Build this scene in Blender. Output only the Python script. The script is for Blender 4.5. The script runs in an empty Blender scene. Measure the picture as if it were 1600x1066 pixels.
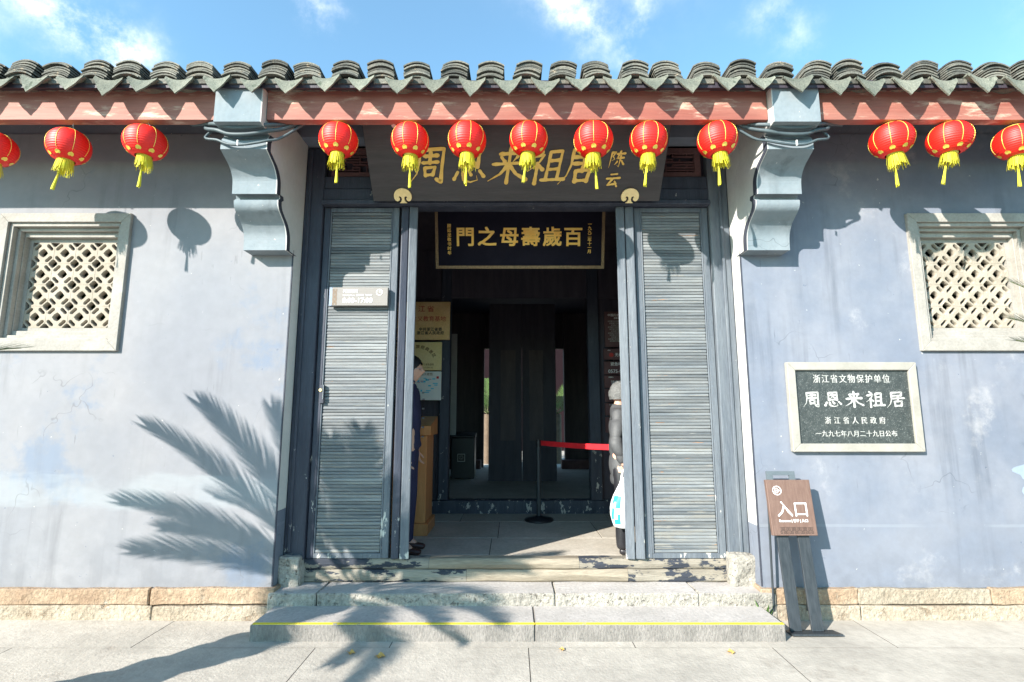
import bpy, bmesh, math, random
from mathutils import Vector, Matrix, noise
random.seed(7)
R = math.radians
sc = bpy.context.scene
# ---------------------------------------------------------------- camera
CAMZ, PITCH, FPX = 1.4, R(8.3), 804.0
cam_d = bpy.data.cameras.new('camera'); cam_d.lens = 36*FPX/1600; cam_d.sensor_width = 36
cam_d.clip_start = .05; cam_d.clip_end = 3000
cam = bpy.data.objects.new('camera', cam_d); sc.collection.objects.link(cam)
cam.location = (0, 0, CAMZ); cam.rotation_euler = (R(90)+PITCH, 0, 0)
sc.camera = cam
# ---------------------------------------------------------------- light
SUN = Vector((1.0, .995, -.70)).normalized()
EXPOSURE = 1.3
world = bpy.data.worlds.new('World'); sc.world = world; world.use_nodes = True
nt = world.node_tree; N = nt.nodes; LK = nt.links; N.clear()
def wn(t, **k):
    n = N.new(t)
    for a, b in k.items(): setattr(n, a, b)
    return n
def wmath(op, a, b=None, c=None, clamp=False):
    n = wn('ShaderNodeMath', operation=op, use_clamp=clamp)
    for i, v in enumerate((a, b, c)):
        if v is None: continue
        if isinstance(v, (int, float)): n.inputs[i].default_value = v
        else: LK.new(v, n.inputs[i])
    return n.outputs[0]
def wdot(a, v):
    n = wn('ShaderNodeVectorMath', operation='DOT_PRODUCT'); LK.new(a, n.inputs[0]); n.inputs[1].default_value = v
    return n.outputs['Value']
sky = wn('ShaderNodeTexSky', sky_type='NISHITA', sun_disc=False)
sky.sun_elevation = math.asin(-SUN.z); sky.sun_rotation = math.atan2(-SUN.x, -SUN.y)
sky.air_density = 1.0; sky.dust_density = .3; sky.ozone_density = 2.5
tc = wn('ShaderNodeTexCoord')
nz = wn('ShaderNodeTexNoise'); nz.inputs['Scale'].default_value = 7; nz.inputs['Detail'].default_value = 7; nz.inputs['Roughness'].default_value = .62
LK.new(tc.outputs['Generated'], nz.inputs['Vector'])
sub = wn('ShaderNodeVectorMath', operation='SUBTRACT'); LK.new(nz.outputs['Color'], sub.inputs[0]); sub.inputs[1].default_value = (.5, .5, .5)
scl = wn('ShaderNodeVectorMath', operation='SCALE'); LK.new(sub.outputs[0], scl.inputs[0]); scl.inputs['Scale'].default_value = .16
add = wn('ShaderNodeVectorMath', operation='ADD'); LK.new(tc.outputs['Generated'], add.inputs[0]); LK.new(scl.outputs[0], add.inputs[1])
dirv = add.outputs[0]
def pdir(px, py):
    u = (px-800)/FPX; v = (533-py)/FPX
    return Vector((u, math.cos(PITCH)-v*math.sin(PITCH), math.sin(PITCH)+v*math.cos(PITCH))).normalized()
total = None
for (a, b, w, s) in (((20, 5), (215, 85), .035, .9), ((470, -60), (515, 45), .022, .45), ((850, -60), (935, 75), .035, .75), ((1010, -10), (960, 90), .02, .4),
                     ((1190, 0), (1260, 80), .03, .3), ((700, -260), (1100, -120), .1, .6), ((-700, 100), (-100, -300), .12, .6), ((1700, -200), (2300, 0), .1, .6)):
    A, B = pdir(*a), pdir(*b)
    n = A.cross(B).normalized(); t = (B-A).normalized(); m = (A+B)/2
    hl = (B-A).length/2
    d1 = wmath('DIVIDE', wmath('ABSOLUTE', wdot(dirv, n)), w)
    d2 = wmath('DIVIDE', wmath('ABSOLUTE', wmath('SUBTRACT', wdot(dirv, t), m.dot(t))), hl*1.1)
    r2 = wmath('ADD', wmath('POWER', d1, 2), wmath('POWER', d2, 4))
    mk = wmath('MULTIPLY', wmath('EXPONENT', wmath('MULTIPLY', r2, -1.3)), s)
    mk = wmath('MULTIPLY', mk, wmath('GREATER_THAN', wdot(tc.outputs['Generated'], m.normalized()), 0))
    total = mk if total is None else wmath('ADD', total, mk, clamp=True)
nz2 = wn('ShaderNodeTexNoise'); nz2.inputs['Scale'].default_value = 9; nz2.inputs['Detail'].default_value = 9; nz2.inputs['Roughness'].default_value = .65
LK.new(tc.outputs['Generated'], nz2.inputs['Vector'])
mr = wn('ShaderNodeMapRange', interpolation_type='SMOOTHSTEP'); mr.inputs['From Min'].default_value = .36; mr.inputs['From Max'].default_value = .66
LK.new(nz2.outputs['Fac'], mr.inputs['Value'])
cm = wmath('MULTIPLY', total, mr.outputs[0], clamp=True)
# thin veil of high haze all over the sky
veil = wmath('ADD', cm, .04, clamp=True)
tint = wn('ShaderNodeMix', data_type='RGBA', blend_type='MULTIPLY'); tint.inputs['Factor'].default_value = 1
LK.new(sky.outputs[0], tint.inputs[6]); tint.inputs[7].default_value = (1.28, 1.88, 1.78, 1)
mx = wn('ShaderNodeMix', data_type='RGBA'); LK.new(veil, mx.inputs['Factor']); LK.new(tint.outputs[2], mx.inputs[6]); mx.inputs[7].default_value = (10, 10, 10.4, 1)
bg = wn('ShaderNodeBackground'); bg.inputs['Strength'].default_value = .085; LK.new(mx.outputs[2], bg.inputs['Color'])
wo = wn('ShaderNodeOutputWorld'); LK.new(bg.outputs[0], wo.inputs['Surface'])
sun_d = bpy.data.lights.new('sun', 'SUN'); sun_d.energy = 5.0; sun_d.angle = R(.55); sun_d.color = (1, .945, .86)
sun = bpy.data.objects.new('sun', sun_d); sc.collection.objects.link(sun)
sun.rotation_euler = SUN.to_track_quat('-Z', 'Y').to_euler(); sun.location = (-6, -6, 6)
vs = sc.view_settings; vs.view_transform = 'Standard'; vs.look = 'None'; vs.exposure = EXPOSURE; vs.gamma = 1; vs.use_curve_mapping = False
sc.cycles.max_bounces = 8
# ---------------------------------------------------------------- materials
def mat(name, c1, c2=None, scale=6, rough=.8, bump=.15, bscale=None, stretch=(1, 1, 1), chip=None, chip_scale=5, chip_at=.6, chip_str=(1, 1, 1),
        chip_soft=.02, rnd=0, metal=0, fine=.25, coat=0, chip2=None, chip2_at=.66, chip2_scale=9, spec=.4, chip_low=None, detail=8, bdist=.01, sub=0, grime=0, band=None):
    m = bpy.data.materials.new(name); m.use_nodes = True
    t = m.node_tree; n = t.nodes; l = t.links; b = n['Principled BSDF']
    b.inputs['Roughness'].default_value = rough; b.inputs['Metallic'].default_value = metal
    b.inputs['Specular IOR Level'].default_value = spec; b.inputs['Coat Weight'].default_value = coat
    tcn = n.new('ShaderNodeTexCoord'); mp = n.new('ShaderNodeMapping'); mp.inputs['Scale'].default_value = stretch
    geo = n.new('ShaderNodeNewGeometry'); l.new(geo.outputs['Position'], mp.inputs['Vector'])
    def noise_(s, vec=None, det=detail, ro=.6):
        x = n.new('ShaderNodeTexNoise'); x.inputs['Scale'].default_value = s; x.inputs['Detail'].default_value = det; x.inputs['Roughness'].default_value = ro
        l.new(vec or mp.outputs[0], x.inputs['Vector']); return x.outputs['Fac']
    def mixc(f, a, c, typ='MIX'):
        x = n.new('ShaderNodeMix'); x.data_type = 'RGBA'; x.blend_type = typ
        for k, v in ((0, f), (6, a), (7, c)):
            if isinstance(v, (int, float)): x.inputs[k].default_value = v
            elif isinstance(v, tuple): x.inputs[k].default_value = (*v, 1)
            else: l.new(v, x.inputs[k])
        return x.outputs[2]
    def ramp(v, a, c):
        x = n.new('ShaderNodeMapRange'); x.interpolation_type = 'SMOOTHSTEP'; l.new(v, x.inputs['Value']); x.inputs['From Min'].default_value = a; x.inputs['From Max'].default_value = c
        return x.outputs[0]
    c2 = c2 or tuple(v*.8 for v in c1)
    col = mixc(ramp(noise_(scale), .3, .7), c1, c2)
    if fine:
        fn = noise_(scale*11, det=4)
        mr_ = n.new('ShaderNodeMapRange'); l.new(fn, mr_.inputs['Value']); mr_.inputs['From Min'].default_value = .25; mr_.inputs['From Max'].default_value = .75
        mr_.inputs['To Min'].default_value = 1-fine; mr_.inputs['To Max'].default_value = 1+fine*.6
        cc = n.new('ShaderNodeCombineColor'); [l.new(mr_.outputs[0], cc.inputs[i]) for i in range(3)]
        col = mixc(1.0, col, cc.outputs[0], 'MULTIPLY')
    if rnd:
        oi = n.new('ShaderNodeObjectInfo'); mr_ = n.new('ShaderNodeMapRange'); l.new(oi.outputs['Random'], mr_.inputs['Value'])
        mr_.inputs['To Min'].default_value = 1-rnd; mr_.inputs['To Max'].default_value = 1+rnd
        cc = n.new('ShaderNodeCombineColor'); [l.new(mr_.outputs[0], cc.inputs[i]) for i in range(3)]
        col = mixc(1.0, col, cc.outputs[0], 'MULTIPLY')
    bvec = None
    if chip:
        mp2 = n.new('ShaderNodeMapping'); mp2.inputs['Scale'].default_value = chip_str; mp2.inputs['Location'].default_value = (3.1, 1.7, .4); l.new(geo.outputs['Position'], mp2.inputs['Vector'])
        cn = noise_(chip_scale, mp2.outputs[0], det=9, ro=.68)
        if chip_low:   # more wear towards the foot: (z_low, z_high, amount)
            sx = n.new('ShaderNodeSeparateXYZ'); l.new(geo.outputs['Position'], sx.inputs[0])
            rr = n.new('ShaderNodeMapRange'); l.new(sx.outputs['Z'], rr.inputs['Value']); rr.inputs['From Min'].default_value = chip_low[0]; rr.inputs['From Max'].default_value = chip_low[1]
            rr.inputs['To Min'].default_value = chip_low[2]; rr.inputs['To Max'].default_value = 0
            ad = n.new('ShaderNodeMath'); ad.operation = 'ADD'; l.new(cn, ad.inputs[0]); l.new(rr.outputs[0], ad.inputs[1]); cn = ad.outputs[0]
        cmk = ramp(cn, chip_at, chip_at+chip_soft); col = mixc(cmk, col, chip)
        bvec = cmk
        if chip2:
            c2m = ramp(noise_(chip2_scale, mp2.outputs[0], det=9, ro=.7), chip2_at, chip2_at+.02); col = mixc(c2m, col, chip2)
    if grime:
        def scaled(sv, loc=(0, 0, 0)):
            q = n.new('ShaderNodeMapping'); q.inputs['Scale'].default_value = sv; q.inputs['Location'].default_value = loc; l.new(geo.outputs['Position'], q.inputs['Vector']); return q.outputs[0]
        def mth(op, a, c, clamp=True):
            x = n.new('ShaderNodeMath'); x.operation = op; x.use_clamp = clamp
            for i, v in enumerate((a, c)):
                if isinstance(v, (int, float)): x.inputs[i].default_value = v
                else: l.new(v, x.inputs[i])
            return x.outputs[0]
        st = ramp(noise_(1, scaled((9, 9, .55)), 6, .6), .50, .74); blot = ramp(noise_(1, scaled((1.2, 1.2, 1.2), (4, 2, 7)), 5, .6), .40, .62)
        col = mixc(mth('MULTIPLY', mth('MULTIPLY', st, blot), .50*grime), col, tuple(v*.45 for v in c1))
        # scratches and scuffs: thin slanted marks, only in some places
        sc2 = ramp(noise_(1, scaled((38, 38, 4.5), (1, 1, 3)), 3, .5), .70, .74); bl2 = ramp(noise_(1, scaled((2.1, 2.1, 2.1), (9, 0, 2)), 4, .6), .50, .60)
        col = mixc(mth('MULTIPLY', mth('MULTIPLY', sc2, bl2), .55*grime), col, tuple(v*.5 for v in c1))
        # splash dirt and flaking at the foot
        sx = n.new('ShaderNodeSeparateXYZ'); l.new(geo.outputs['Position'], sx.inputs[0])
        lo = n.new('ShaderNodeMapRange'); l.new(sx.outputs['Z'], lo.inputs['Value']); lo.inputs['From Min'].default_value = .2; lo.inputs['From Max'].default_value = .75; lo.inputs['To Min'].default_value = 1; lo.inputs['To Max'].default_value = 0
        col = mixc(mth('MULTIPLY', mth('MULTIPLY', lo.outputs[0], ramp(noise_(6), .35, .65)), .5*grime), col, tuple(v*.62 for v in c1))
        fl = ramp(noise_(1, scaled((26, 26, 26)), 4, .6), .715, .73)
        col = mixc(mth('MULTIPLY', fl, .9*grime), col, (.52, .50, .46))
        if band:      # brushed limewash band: centre height, half width, colour, amount
            sub_ = mth('SUBTRACT', sx.outputs['Z'], band[0], False); nb = noise_(1, scaled((1.1, 1.1, 6)), 5, .6)
            wob = mth('MULTIPLY', mth('SUBTRACT', nb, .5, False), band[1]*2.2, False); ab = n.new('ShaderNodeMath'); ab.operation = 'ABSOLUTE'; l.new(mth('ADD', sub_, wob, False), ab.inputs[0])
            bm_ = n.new('ShaderNodeMapRange'); bm_.interpolation_type = 'SMOOTHSTEP'; l.new(ab.outputs[0], bm_.inputs['Value']); bm_.inputs['From Min'].default_value = band[1]*.6; bm_.inputs['From Max'].default_value = band[1]; bm_.inputs['To Min'].default_value = band[3]; bm_.inputs['To Max'].default_value = 0
            col = mixc(mth('MULTIPLY', bm_.outputs[0], ramp(noise_(1, scaled((1.5, 1.5, 3), (3, 3, 3)), 4, .6), .35, .6)), col, band[2])
        # hairline cracks
        wv = n.new('ShaderNodeVectorMath'); wv.operation = 'ADD'; nn_ = n.new('ShaderNodeTexNoise'); nn_.inputs['Scale'].default_value = 5; l.new(geo.outputs['Position'], nn_.inputs['Vector'])
        ws = n.new('ShaderNodeVectorMath'); ws.operation = 'SCALE'; l.new(nn_.outputs['Color'], ws.inputs[0]); ws.inputs['Scale'].default_value = .28
        l.new(geo.outputs['Position'], wv.inputs[0]); l.new(ws.outputs[0], wv.inputs[1])
        vo = n.new('ShaderNodeTexVoronoi'); vo.feature = 'DISTANCE_TO_EDGE'; vo.inputs['Scale'].default_value = 1.7; l.new(wv.outputs[0], vo.inputs['Vector'])
        ck = n.new('ShaderNodeMapRange'); l.new(vo.outputs['Distance'], ck.inputs['Value']); ck.inputs['From Min'].default_value = .0; ck.inputs['From Max'].default_value = .006; ck.inputs['To Min'].default_value = 1; ck.inputs['To Max'].default_value = 0
        bl3 = ramp(noise_(1, scaled((1.6, 1.6, 1.6), (2, 5, 1)), 3, .5), .54, .62)
        col = mixc(mth('MULTIPLY', mth('MULTIPLY', ck.outputs[0], bl3), .6*grime), col, tuple(v*.45 for v in c1))
    l.new(col, b.inputs['Base Color'])
    if bump:
        bn = n.new('ShaderNodeBump'); bn.inputs['Strength'].default_value = bump; bn.inputs['Distance'].default_value = bdist
        hn = noise_(bscale or scale*6, det=6)
        if bvec is not None:
            sb = n.new('ShaderNodeMath'); sb.operation = 'MULTIPLY_ADD'; l.new(bvec, sb.inputs[0]); sb.inputs[1].default_value = -.5; l.new(hn, sb.inputs[2]); hn = sb.outputs[0]
        l.new(hn, bn.inputs['Height']); l.new(bn.outputs[0], b.inputs['Normal'])
    if sub:
        b.inputs['Subsurface Weight'].default_value = sub; b.inputs['Subsurface Radius'].default_value = (.02, .01, .005)
    return m
M = {}
M['plaster_pale'] = mat('plaster_pale', (.205, .210, .232), (.255, .250, .262), .9, .85, .25, 14, grime=.8, band=(.86, .13, (.285, .31, .33), .5), chip=(.165, .195, .25), chip_scale=1.3, chip_at=.55, chip_soft=.12, chip2=(.13, .15, .19), chip2_at=.675, chip2_scale=17, fine=.07, bdist=.006)  # left wall copy, paler because flare is put into the plaster colour
M['plaster'] = mat('plaster', (.15, .172, .220), (.215, .226, .262), 1.5, .85, .25, 14, grime=.9, band=(.62, .012, (.25, .275, .31), .35), chip=(.30, .30, .32), chip_scale=2.2, chip_at=.58, chip_soft=.16, chip2=(.105, .13, .18), chip2_at=.675, chip2_scale=13, fine=.07, bdist=.006)
M['plaster_trim'] = mat('plaster_trim', (.175, .215, .24), (.225, .255, .275), 3, .8, .3, 20, grime=1.2, fine=.08)
M['reveal'] = mat('reveal_limewash', (.54, .53, .50), (.60, .585, .56), 3, .85, .15, 20, grime=.4, fine=.06)
M['trim_dark'] = mat('trim_dark', (.05, .055, .075), None, 5, .7, .1)
M['tile'] = mat('clay_tile', (.085, .088, .078), (.165, .155, .128), 9, .9, .5, 60, rnd=.45, chip=(.27, .22, .16), chip_scale=14, chip_at=.6, chip_soft=.08, fine=.4)
M['drip'] = mat('drip_tile', (.12, .13, .105), (.19, .19, .15), 9, .9, .5, 70, rnd=.18, chip=(.07, .085, .06), chip_scale=16, chip_at=.58, chip_soft=.1, fine=.35)
M['beam'] = mat('red_paint', (.25, .078, .058), (.33, .145, .11), 2.5, .7, .3, 12, stretch=(.25, 1, 3), chip=(.52, .36, .28), chip_scale=5, chip_str=(.5, 1, 2.4), chip_at=.53, chip_soft=.14, chip2=(.10, .05, .05), chip2_at=.68, fine=.15)
M['paint'] = mat('shaded_slate_paint', (.026, .031, .050), (.050, .056, .078), 4, .55, .3, 30, stretch=(3, 3, .35), chip=(.42, .40, .36), chip_scale=9, chip_str=(1.6, 1.6, .8), chip_at=.665, chip2=(.30, .17, .09), chip2_at=.72, chip_low=(.2, 1.3, .10))  # slate paint with the shade on the left posts put into its colour
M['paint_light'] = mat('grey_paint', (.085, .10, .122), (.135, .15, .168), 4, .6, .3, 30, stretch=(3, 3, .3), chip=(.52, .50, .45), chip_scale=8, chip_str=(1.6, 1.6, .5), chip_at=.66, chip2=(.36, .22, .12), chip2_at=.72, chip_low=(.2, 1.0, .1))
M['slat'] = mat('bamboo_slat', (.105, .118, .130), (.205, .210, .208), 3, .6, .3, 30, stretch=(.5, 1, 6), rnd=.26, chip=(.205, .20, .185), chip_scale=5, chip_str=(.7, 1, 9), chip_at=.61, chip_soft=.05, chip2=(.30, .16, .08), chip2_at=.635, chip2_scale=4, chip_low=(.3, 1.8, .10), fine=.15)
M['threshold'] = mat('threshold_wood', (.19, .165, .13), (.31, .275, .225), 3, .85, .5, 26, stretch=(.4, 2, 5), chip=(.032, .037, .05), chip_scale=4.5, chip_str=(.8, 1.4, 2.6), chip_at=.505, chip_soft=.012, fine=.3)
M['threshold_bare'] = mat('threshold_bare_wood', (.20, .165, .12), (.33, .28, .215), 3, .85, .5, 26, stretch=(.4, 2, 5), chip=(.16, .13, .10), chip_scale=5, chip_str=(.5, 1.4, 7), chip_at=.66, chip_soft=.03, fine=.3)
M['granite'] = mat('granite', (.19, .175, .16), (.27, .245, .225), 5, .9, .8, 45, stretch=(1.8, 1, .8), chip=(.18, .17, .16), chip_scale=42, chip_at=.63, chip_soft=.04, fine=.3, rnd=.08)
M['rough_granite'] = mat('rough_granite', (.31, .285, .25), (.42, .385, .33), 5, .95, 1, 40, chip=(.22, .19, .16), chip_scale=34, chip_at=.6, chip_soft=.05, fine=.4, rnd=.08, bdist=.02)
M['sandstone'] = mat('sandstone', (.28, .19, .125), (.37, .28, .195), 4, .95, .9, 34, chip=(.54, .47, .37), chip_scale=6, chip_at=.6, chip_soft=.1, chip2=(.20, .14, .10), chip2_at=.72, chip2_scale=22, fine=.35, rnd=.15, bdist=.02)
M['pale_stone'] = mat('pale_stone', (.31, .25, .185), (.40, .345, .27), 4, .95, .9, 34, chip=(.30, .21, .14), chip_scale=6, chip_at=.57, chip_soft=.1, chip2=(.16, .12, .09), chip2_at=.70, chip2_scale=22, fine=.35, rnd=.12, bdist=.02)
M['paving'] = mat('paving', (.34, .31, .27), (.46, .42, .365), 1.6, .9, .45, 50, chip2=(.17, .15, .13), chip2_at=.70, chip2_scale=30, chip=(.31, .275, .235), chip_scale=2.2, chip_at=.58, chip_soft=.14, fine=.16, rnd=.05)
M['floor'] = mat('floor_stone', (.40, .36, .30), (.48, .44, .38), 3, .8, .3, 30, fine=.2, rnd=.08)
M['mortar'] = mat('mortar', (.07, .06, .05), None, 9, .95, .3)
M['ground'] = mat('ground', (.14, .135, .125), None, .7, .95, .2)
M['window_stone'] = mat('window_stone', (.28, .258, .23), (.35, .328, .295), 5, .85, .35, 40, chip=(.28, .25, .21), chip_scale=5, chip_str=(1, 1, 1.6), chip_at=.64, chip_soft=.06, fine=.15)
M['lattice'] = mat('lattice_stone', (.30, .26, .205), (.36, .315, .26), 8, .85, .3, 50, fine=.12, rnd=.05)
M['red'] = mat('lantern_silk', (.86, .014, .006), (.78, .010, .006), 6, .5, 0, fine=.04, spec=.5, sub=.08)
M['gold'] = mat('gold_trim', (.85, .62, .08), (.9, .72, .16), 20, .35, 0, fine=.05, metal=.25)
M['yellow'] = mat('yellow_fringe', (.66, .66, .035), (.74, .60, .04), 30, .7, 0, fine=.2)
M['steel'] = mat('steel', (.5, .5, .52), None, 20, .35, 0, metal=1)
M['board'] = mat('sign_board', (.045, .040, .042), (.066, .058, .060), 3, .5, .2, 30, stretch=(.4, 1, 6), fine=.2)
M['letter_gold'] = mat('gilt_letters', (.78, .48, .10), (.86, .57, .15), 12, .5, .1, fine=.1, metal=.1)
M['inner_board'] = mat('lacquer_board', (.005, .004, .012), (.009, .007, .016), 6, .7, .05, fine=.2, spec=.15)
M['tread'] = mat('tread_stone', (.40, .37, .345), (.47, .435, .41), 4, .9, .4, 50, chip=(.32, .30, .28), chip_scale=30, chip_at=.62, chip_soft=.05, fine=.2, rnd=.06)
M['letter_bright'] = mat('bright_gilt_letters', (.95, .52, .09), (.95, .60, .15), 12, .45, 0, fine=.05)
M['frame_gilt'] = mat('carved_frame', (.20, .13, .07), (.32, .2, .1), 60, .5, .8, 120, fine=.4)
M['redwood'] = mat('red_brown_wood', (.11, .05, .05), (.16, .08, .075), 5, .7, .2, fine=.2)
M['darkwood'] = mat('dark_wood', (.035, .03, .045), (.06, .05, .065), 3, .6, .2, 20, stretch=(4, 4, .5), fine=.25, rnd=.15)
M['midwood'] = mat('brown_dark_wood', (.075, .055, .06), (.11, .08, .08), 3, .6, .2, 20, stretch=(4, 4, .5), fine=.25)
M['lectern'] = mat('orange_wood', (.50, .20, .07), (.60, .27, .10), 3, .45, .1, 20, stretch=(4, 4, .5), fine=.12)
M['white'] = mat('white_print', (.85, .85, .83), (.8, .8, .79), 9, .6, 0, fine=0)
M['white_soft'] = mat('dull_white_print', (.40, .40, .38), (.46, .45, .43), 9, .7, 0, fine=.1)
M['brass'] = mat('brass_plate', (.80, .50, .22), (.88, .60, .30), 4, .45, .05, metal=.35, fine=.15)
M['brass_light'] = mat('pale_brass_plate', (.80, .60, .26), (.86, .68, .36), 4, .38, .05, metal=.3, fine=.1)
M['red_print'] = mat('red_print', (.55, .05, .04), None, 9, .6, 0, fine=0)
M['dark_print'] = mat('dark_print', (.05, .035, .03), None, 9, .6, 0, fine=0)
M['brown_print'] = mat('brown_print', (.25, .14, .06), None, 9, .6, 0, fine=0)
M['map'] = mat('map_paper', (.72, .74, .70), (.78, .79, .74), 9, .7, 0, fine=.05)
M['map_blue'] = mat('map_blue', (.08, .50, .68), (.12, .58, .72), 9, .7, 0, fine=0)
M['map_pink'] = mat('map_pink', (.62, .42, .5), None, 9, .7, 0, fine=0)
M['panel_brown'] = mat('panel_brown', (.10, .045, .05), (.13, .06, .06), 5, .6, .05, fine=.1)
M['green_print'] = mat('green_print', (.03, .55, .30), None, 9, .6, 0, fine=0)
M['hours_panel'] = mat('hours_panel', (.20, .18, .165), (.225, .205, .19), 30, .55, .1, stretch=(.3, 1, 4), fine=.08)
M['hours_side'] = mat('hours_panel_edge', (.25, .30, .40), None, 20, .6, 0, fine=.1)
M['sign_wood'] = mat('sign_wood', (.135, .08, .062), (.175, .108, .085), 8, .6, .15, 60, stretch=(9, 9, .6), fine=.2)
M['sign_steel'] = mat('sign_steel', (.022, .028, .034), (.042, .049, .057), 8, .5, .15, 60, stretch=(9, 9, .5), fine=.2)
M['plate_grey'] = mat('plate_grey', (.09, .11, .125), (.12, .14, .155), 9, .5, 0, fine=.1)
M['plaque_stone'] = mat('plaque_granite', (.035, .042, .042), (.06, .068, .066), 30, .45, .1, 160, chip=(.16, .17, .165), chip_scale=130, chip_at=.57, chip_soft=.05, fine=.3)
M['plaque_frame'] = mat('plaque_frame', (.28, .262, .228), (.34, .32, .285), 5, .7, .15, 40, fine=.08)
M['cable'] = mat('cable', (.055, .075, .085), (.085, .11, .12), 9, .5, 0, fine=.1)
M['black'] = mat('black_plastic', (.02, .02, .024), None, 9, .4, 0, fine=.1)
M['belt'] = mat('red_belt', (.80, .02, .03), None, 9, .6, 0, fine=.05)
M['skin'] = mat('skin', (.58, .33, .24), (.64, .38, .28), 9, .5, .03, fine=.04, sub=.1)
M['hair'] = mat('black_hair', (.012, .010, .010), None, 30, .5, .5, 160, fine=.3)
M['grey_hair'] = mat('grey_hair', (.09, .09, .088), (.17, .17, .165), 60, .6, .6, 180, fine=.3)
M['navy'] = mat('navy_cloth', (.018, .020, .060), (.025, .028, .075), 6, .8, .3, 50, fine=.15)
M['puffer'] = mat('puffer_cloth', (.06, .061, .065), (.085, .086, .09), 6, .6, .3, 20, fine=.1)
M['shoe'] = mat('shoe_leather', (.07, .035, .03), None, 9, .4, 0, fine=.1)
M['bag'] = mat('white_plastic_bag', (.86, .88, .90), (.8, .82, .86), 9, .45, .5, 14, fine=.03, bdist=.02)
M['bag_blue'] = mat('bag_blue_print', (.03, .42, .62), None, 9, .5, 0, fine=0)
M['yellow_line'] = mat('yellow_line', (.82, .66, .03), (.74, .58, .06), 8, .7, .1, 40, chip=(.36, .33, .28), chip_scale=14, chip_at=.60, chip_soft=.06, fine=.25)
M['leaf'] = mat('cycad_leaf', (.045, .085, .03), (.075, .12, .045), 6, .45, 0, fine=.2, rnd=.2)
M['rachis'] = mat('rachis', (.14, .16, .06), None, 6, .5, 0, fine=.2)
M['trunk'] = mat('cycad_trunk', (.12, .085, .06), (.18, .13, .09), 9, .9, .8, 40, fine=.4)
M['pot'] = mat('stone_planter', (.27, .25, .23), (.33, .31, .28), 5, .9, .5, 40, fine=.25)
M['soil'] = mat('soil', (.07, .05, .035), None, 20, .95, .6)
M['bush'] = mat('bush_leaf', (.035, .075, .03), (.06, .11, .04), 5, .6, 0, fine=.3)
M['weed'] = mat('weed_leaf', (.10, .20, .04), (.14, .24, .06), 20, .6, 0, fine=.2)
M['dry'] = mat('dry_leaf', (.62, .42, .12), (.55, .3, .08), 20, .7, 0, fine=.2)
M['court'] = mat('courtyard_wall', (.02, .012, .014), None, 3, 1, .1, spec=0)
M['scuff'] = mat('limewash_patch', (.22, .275, .36), (.26, .31, .38), 5, .85, .2, 14, fine=.06)
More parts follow.
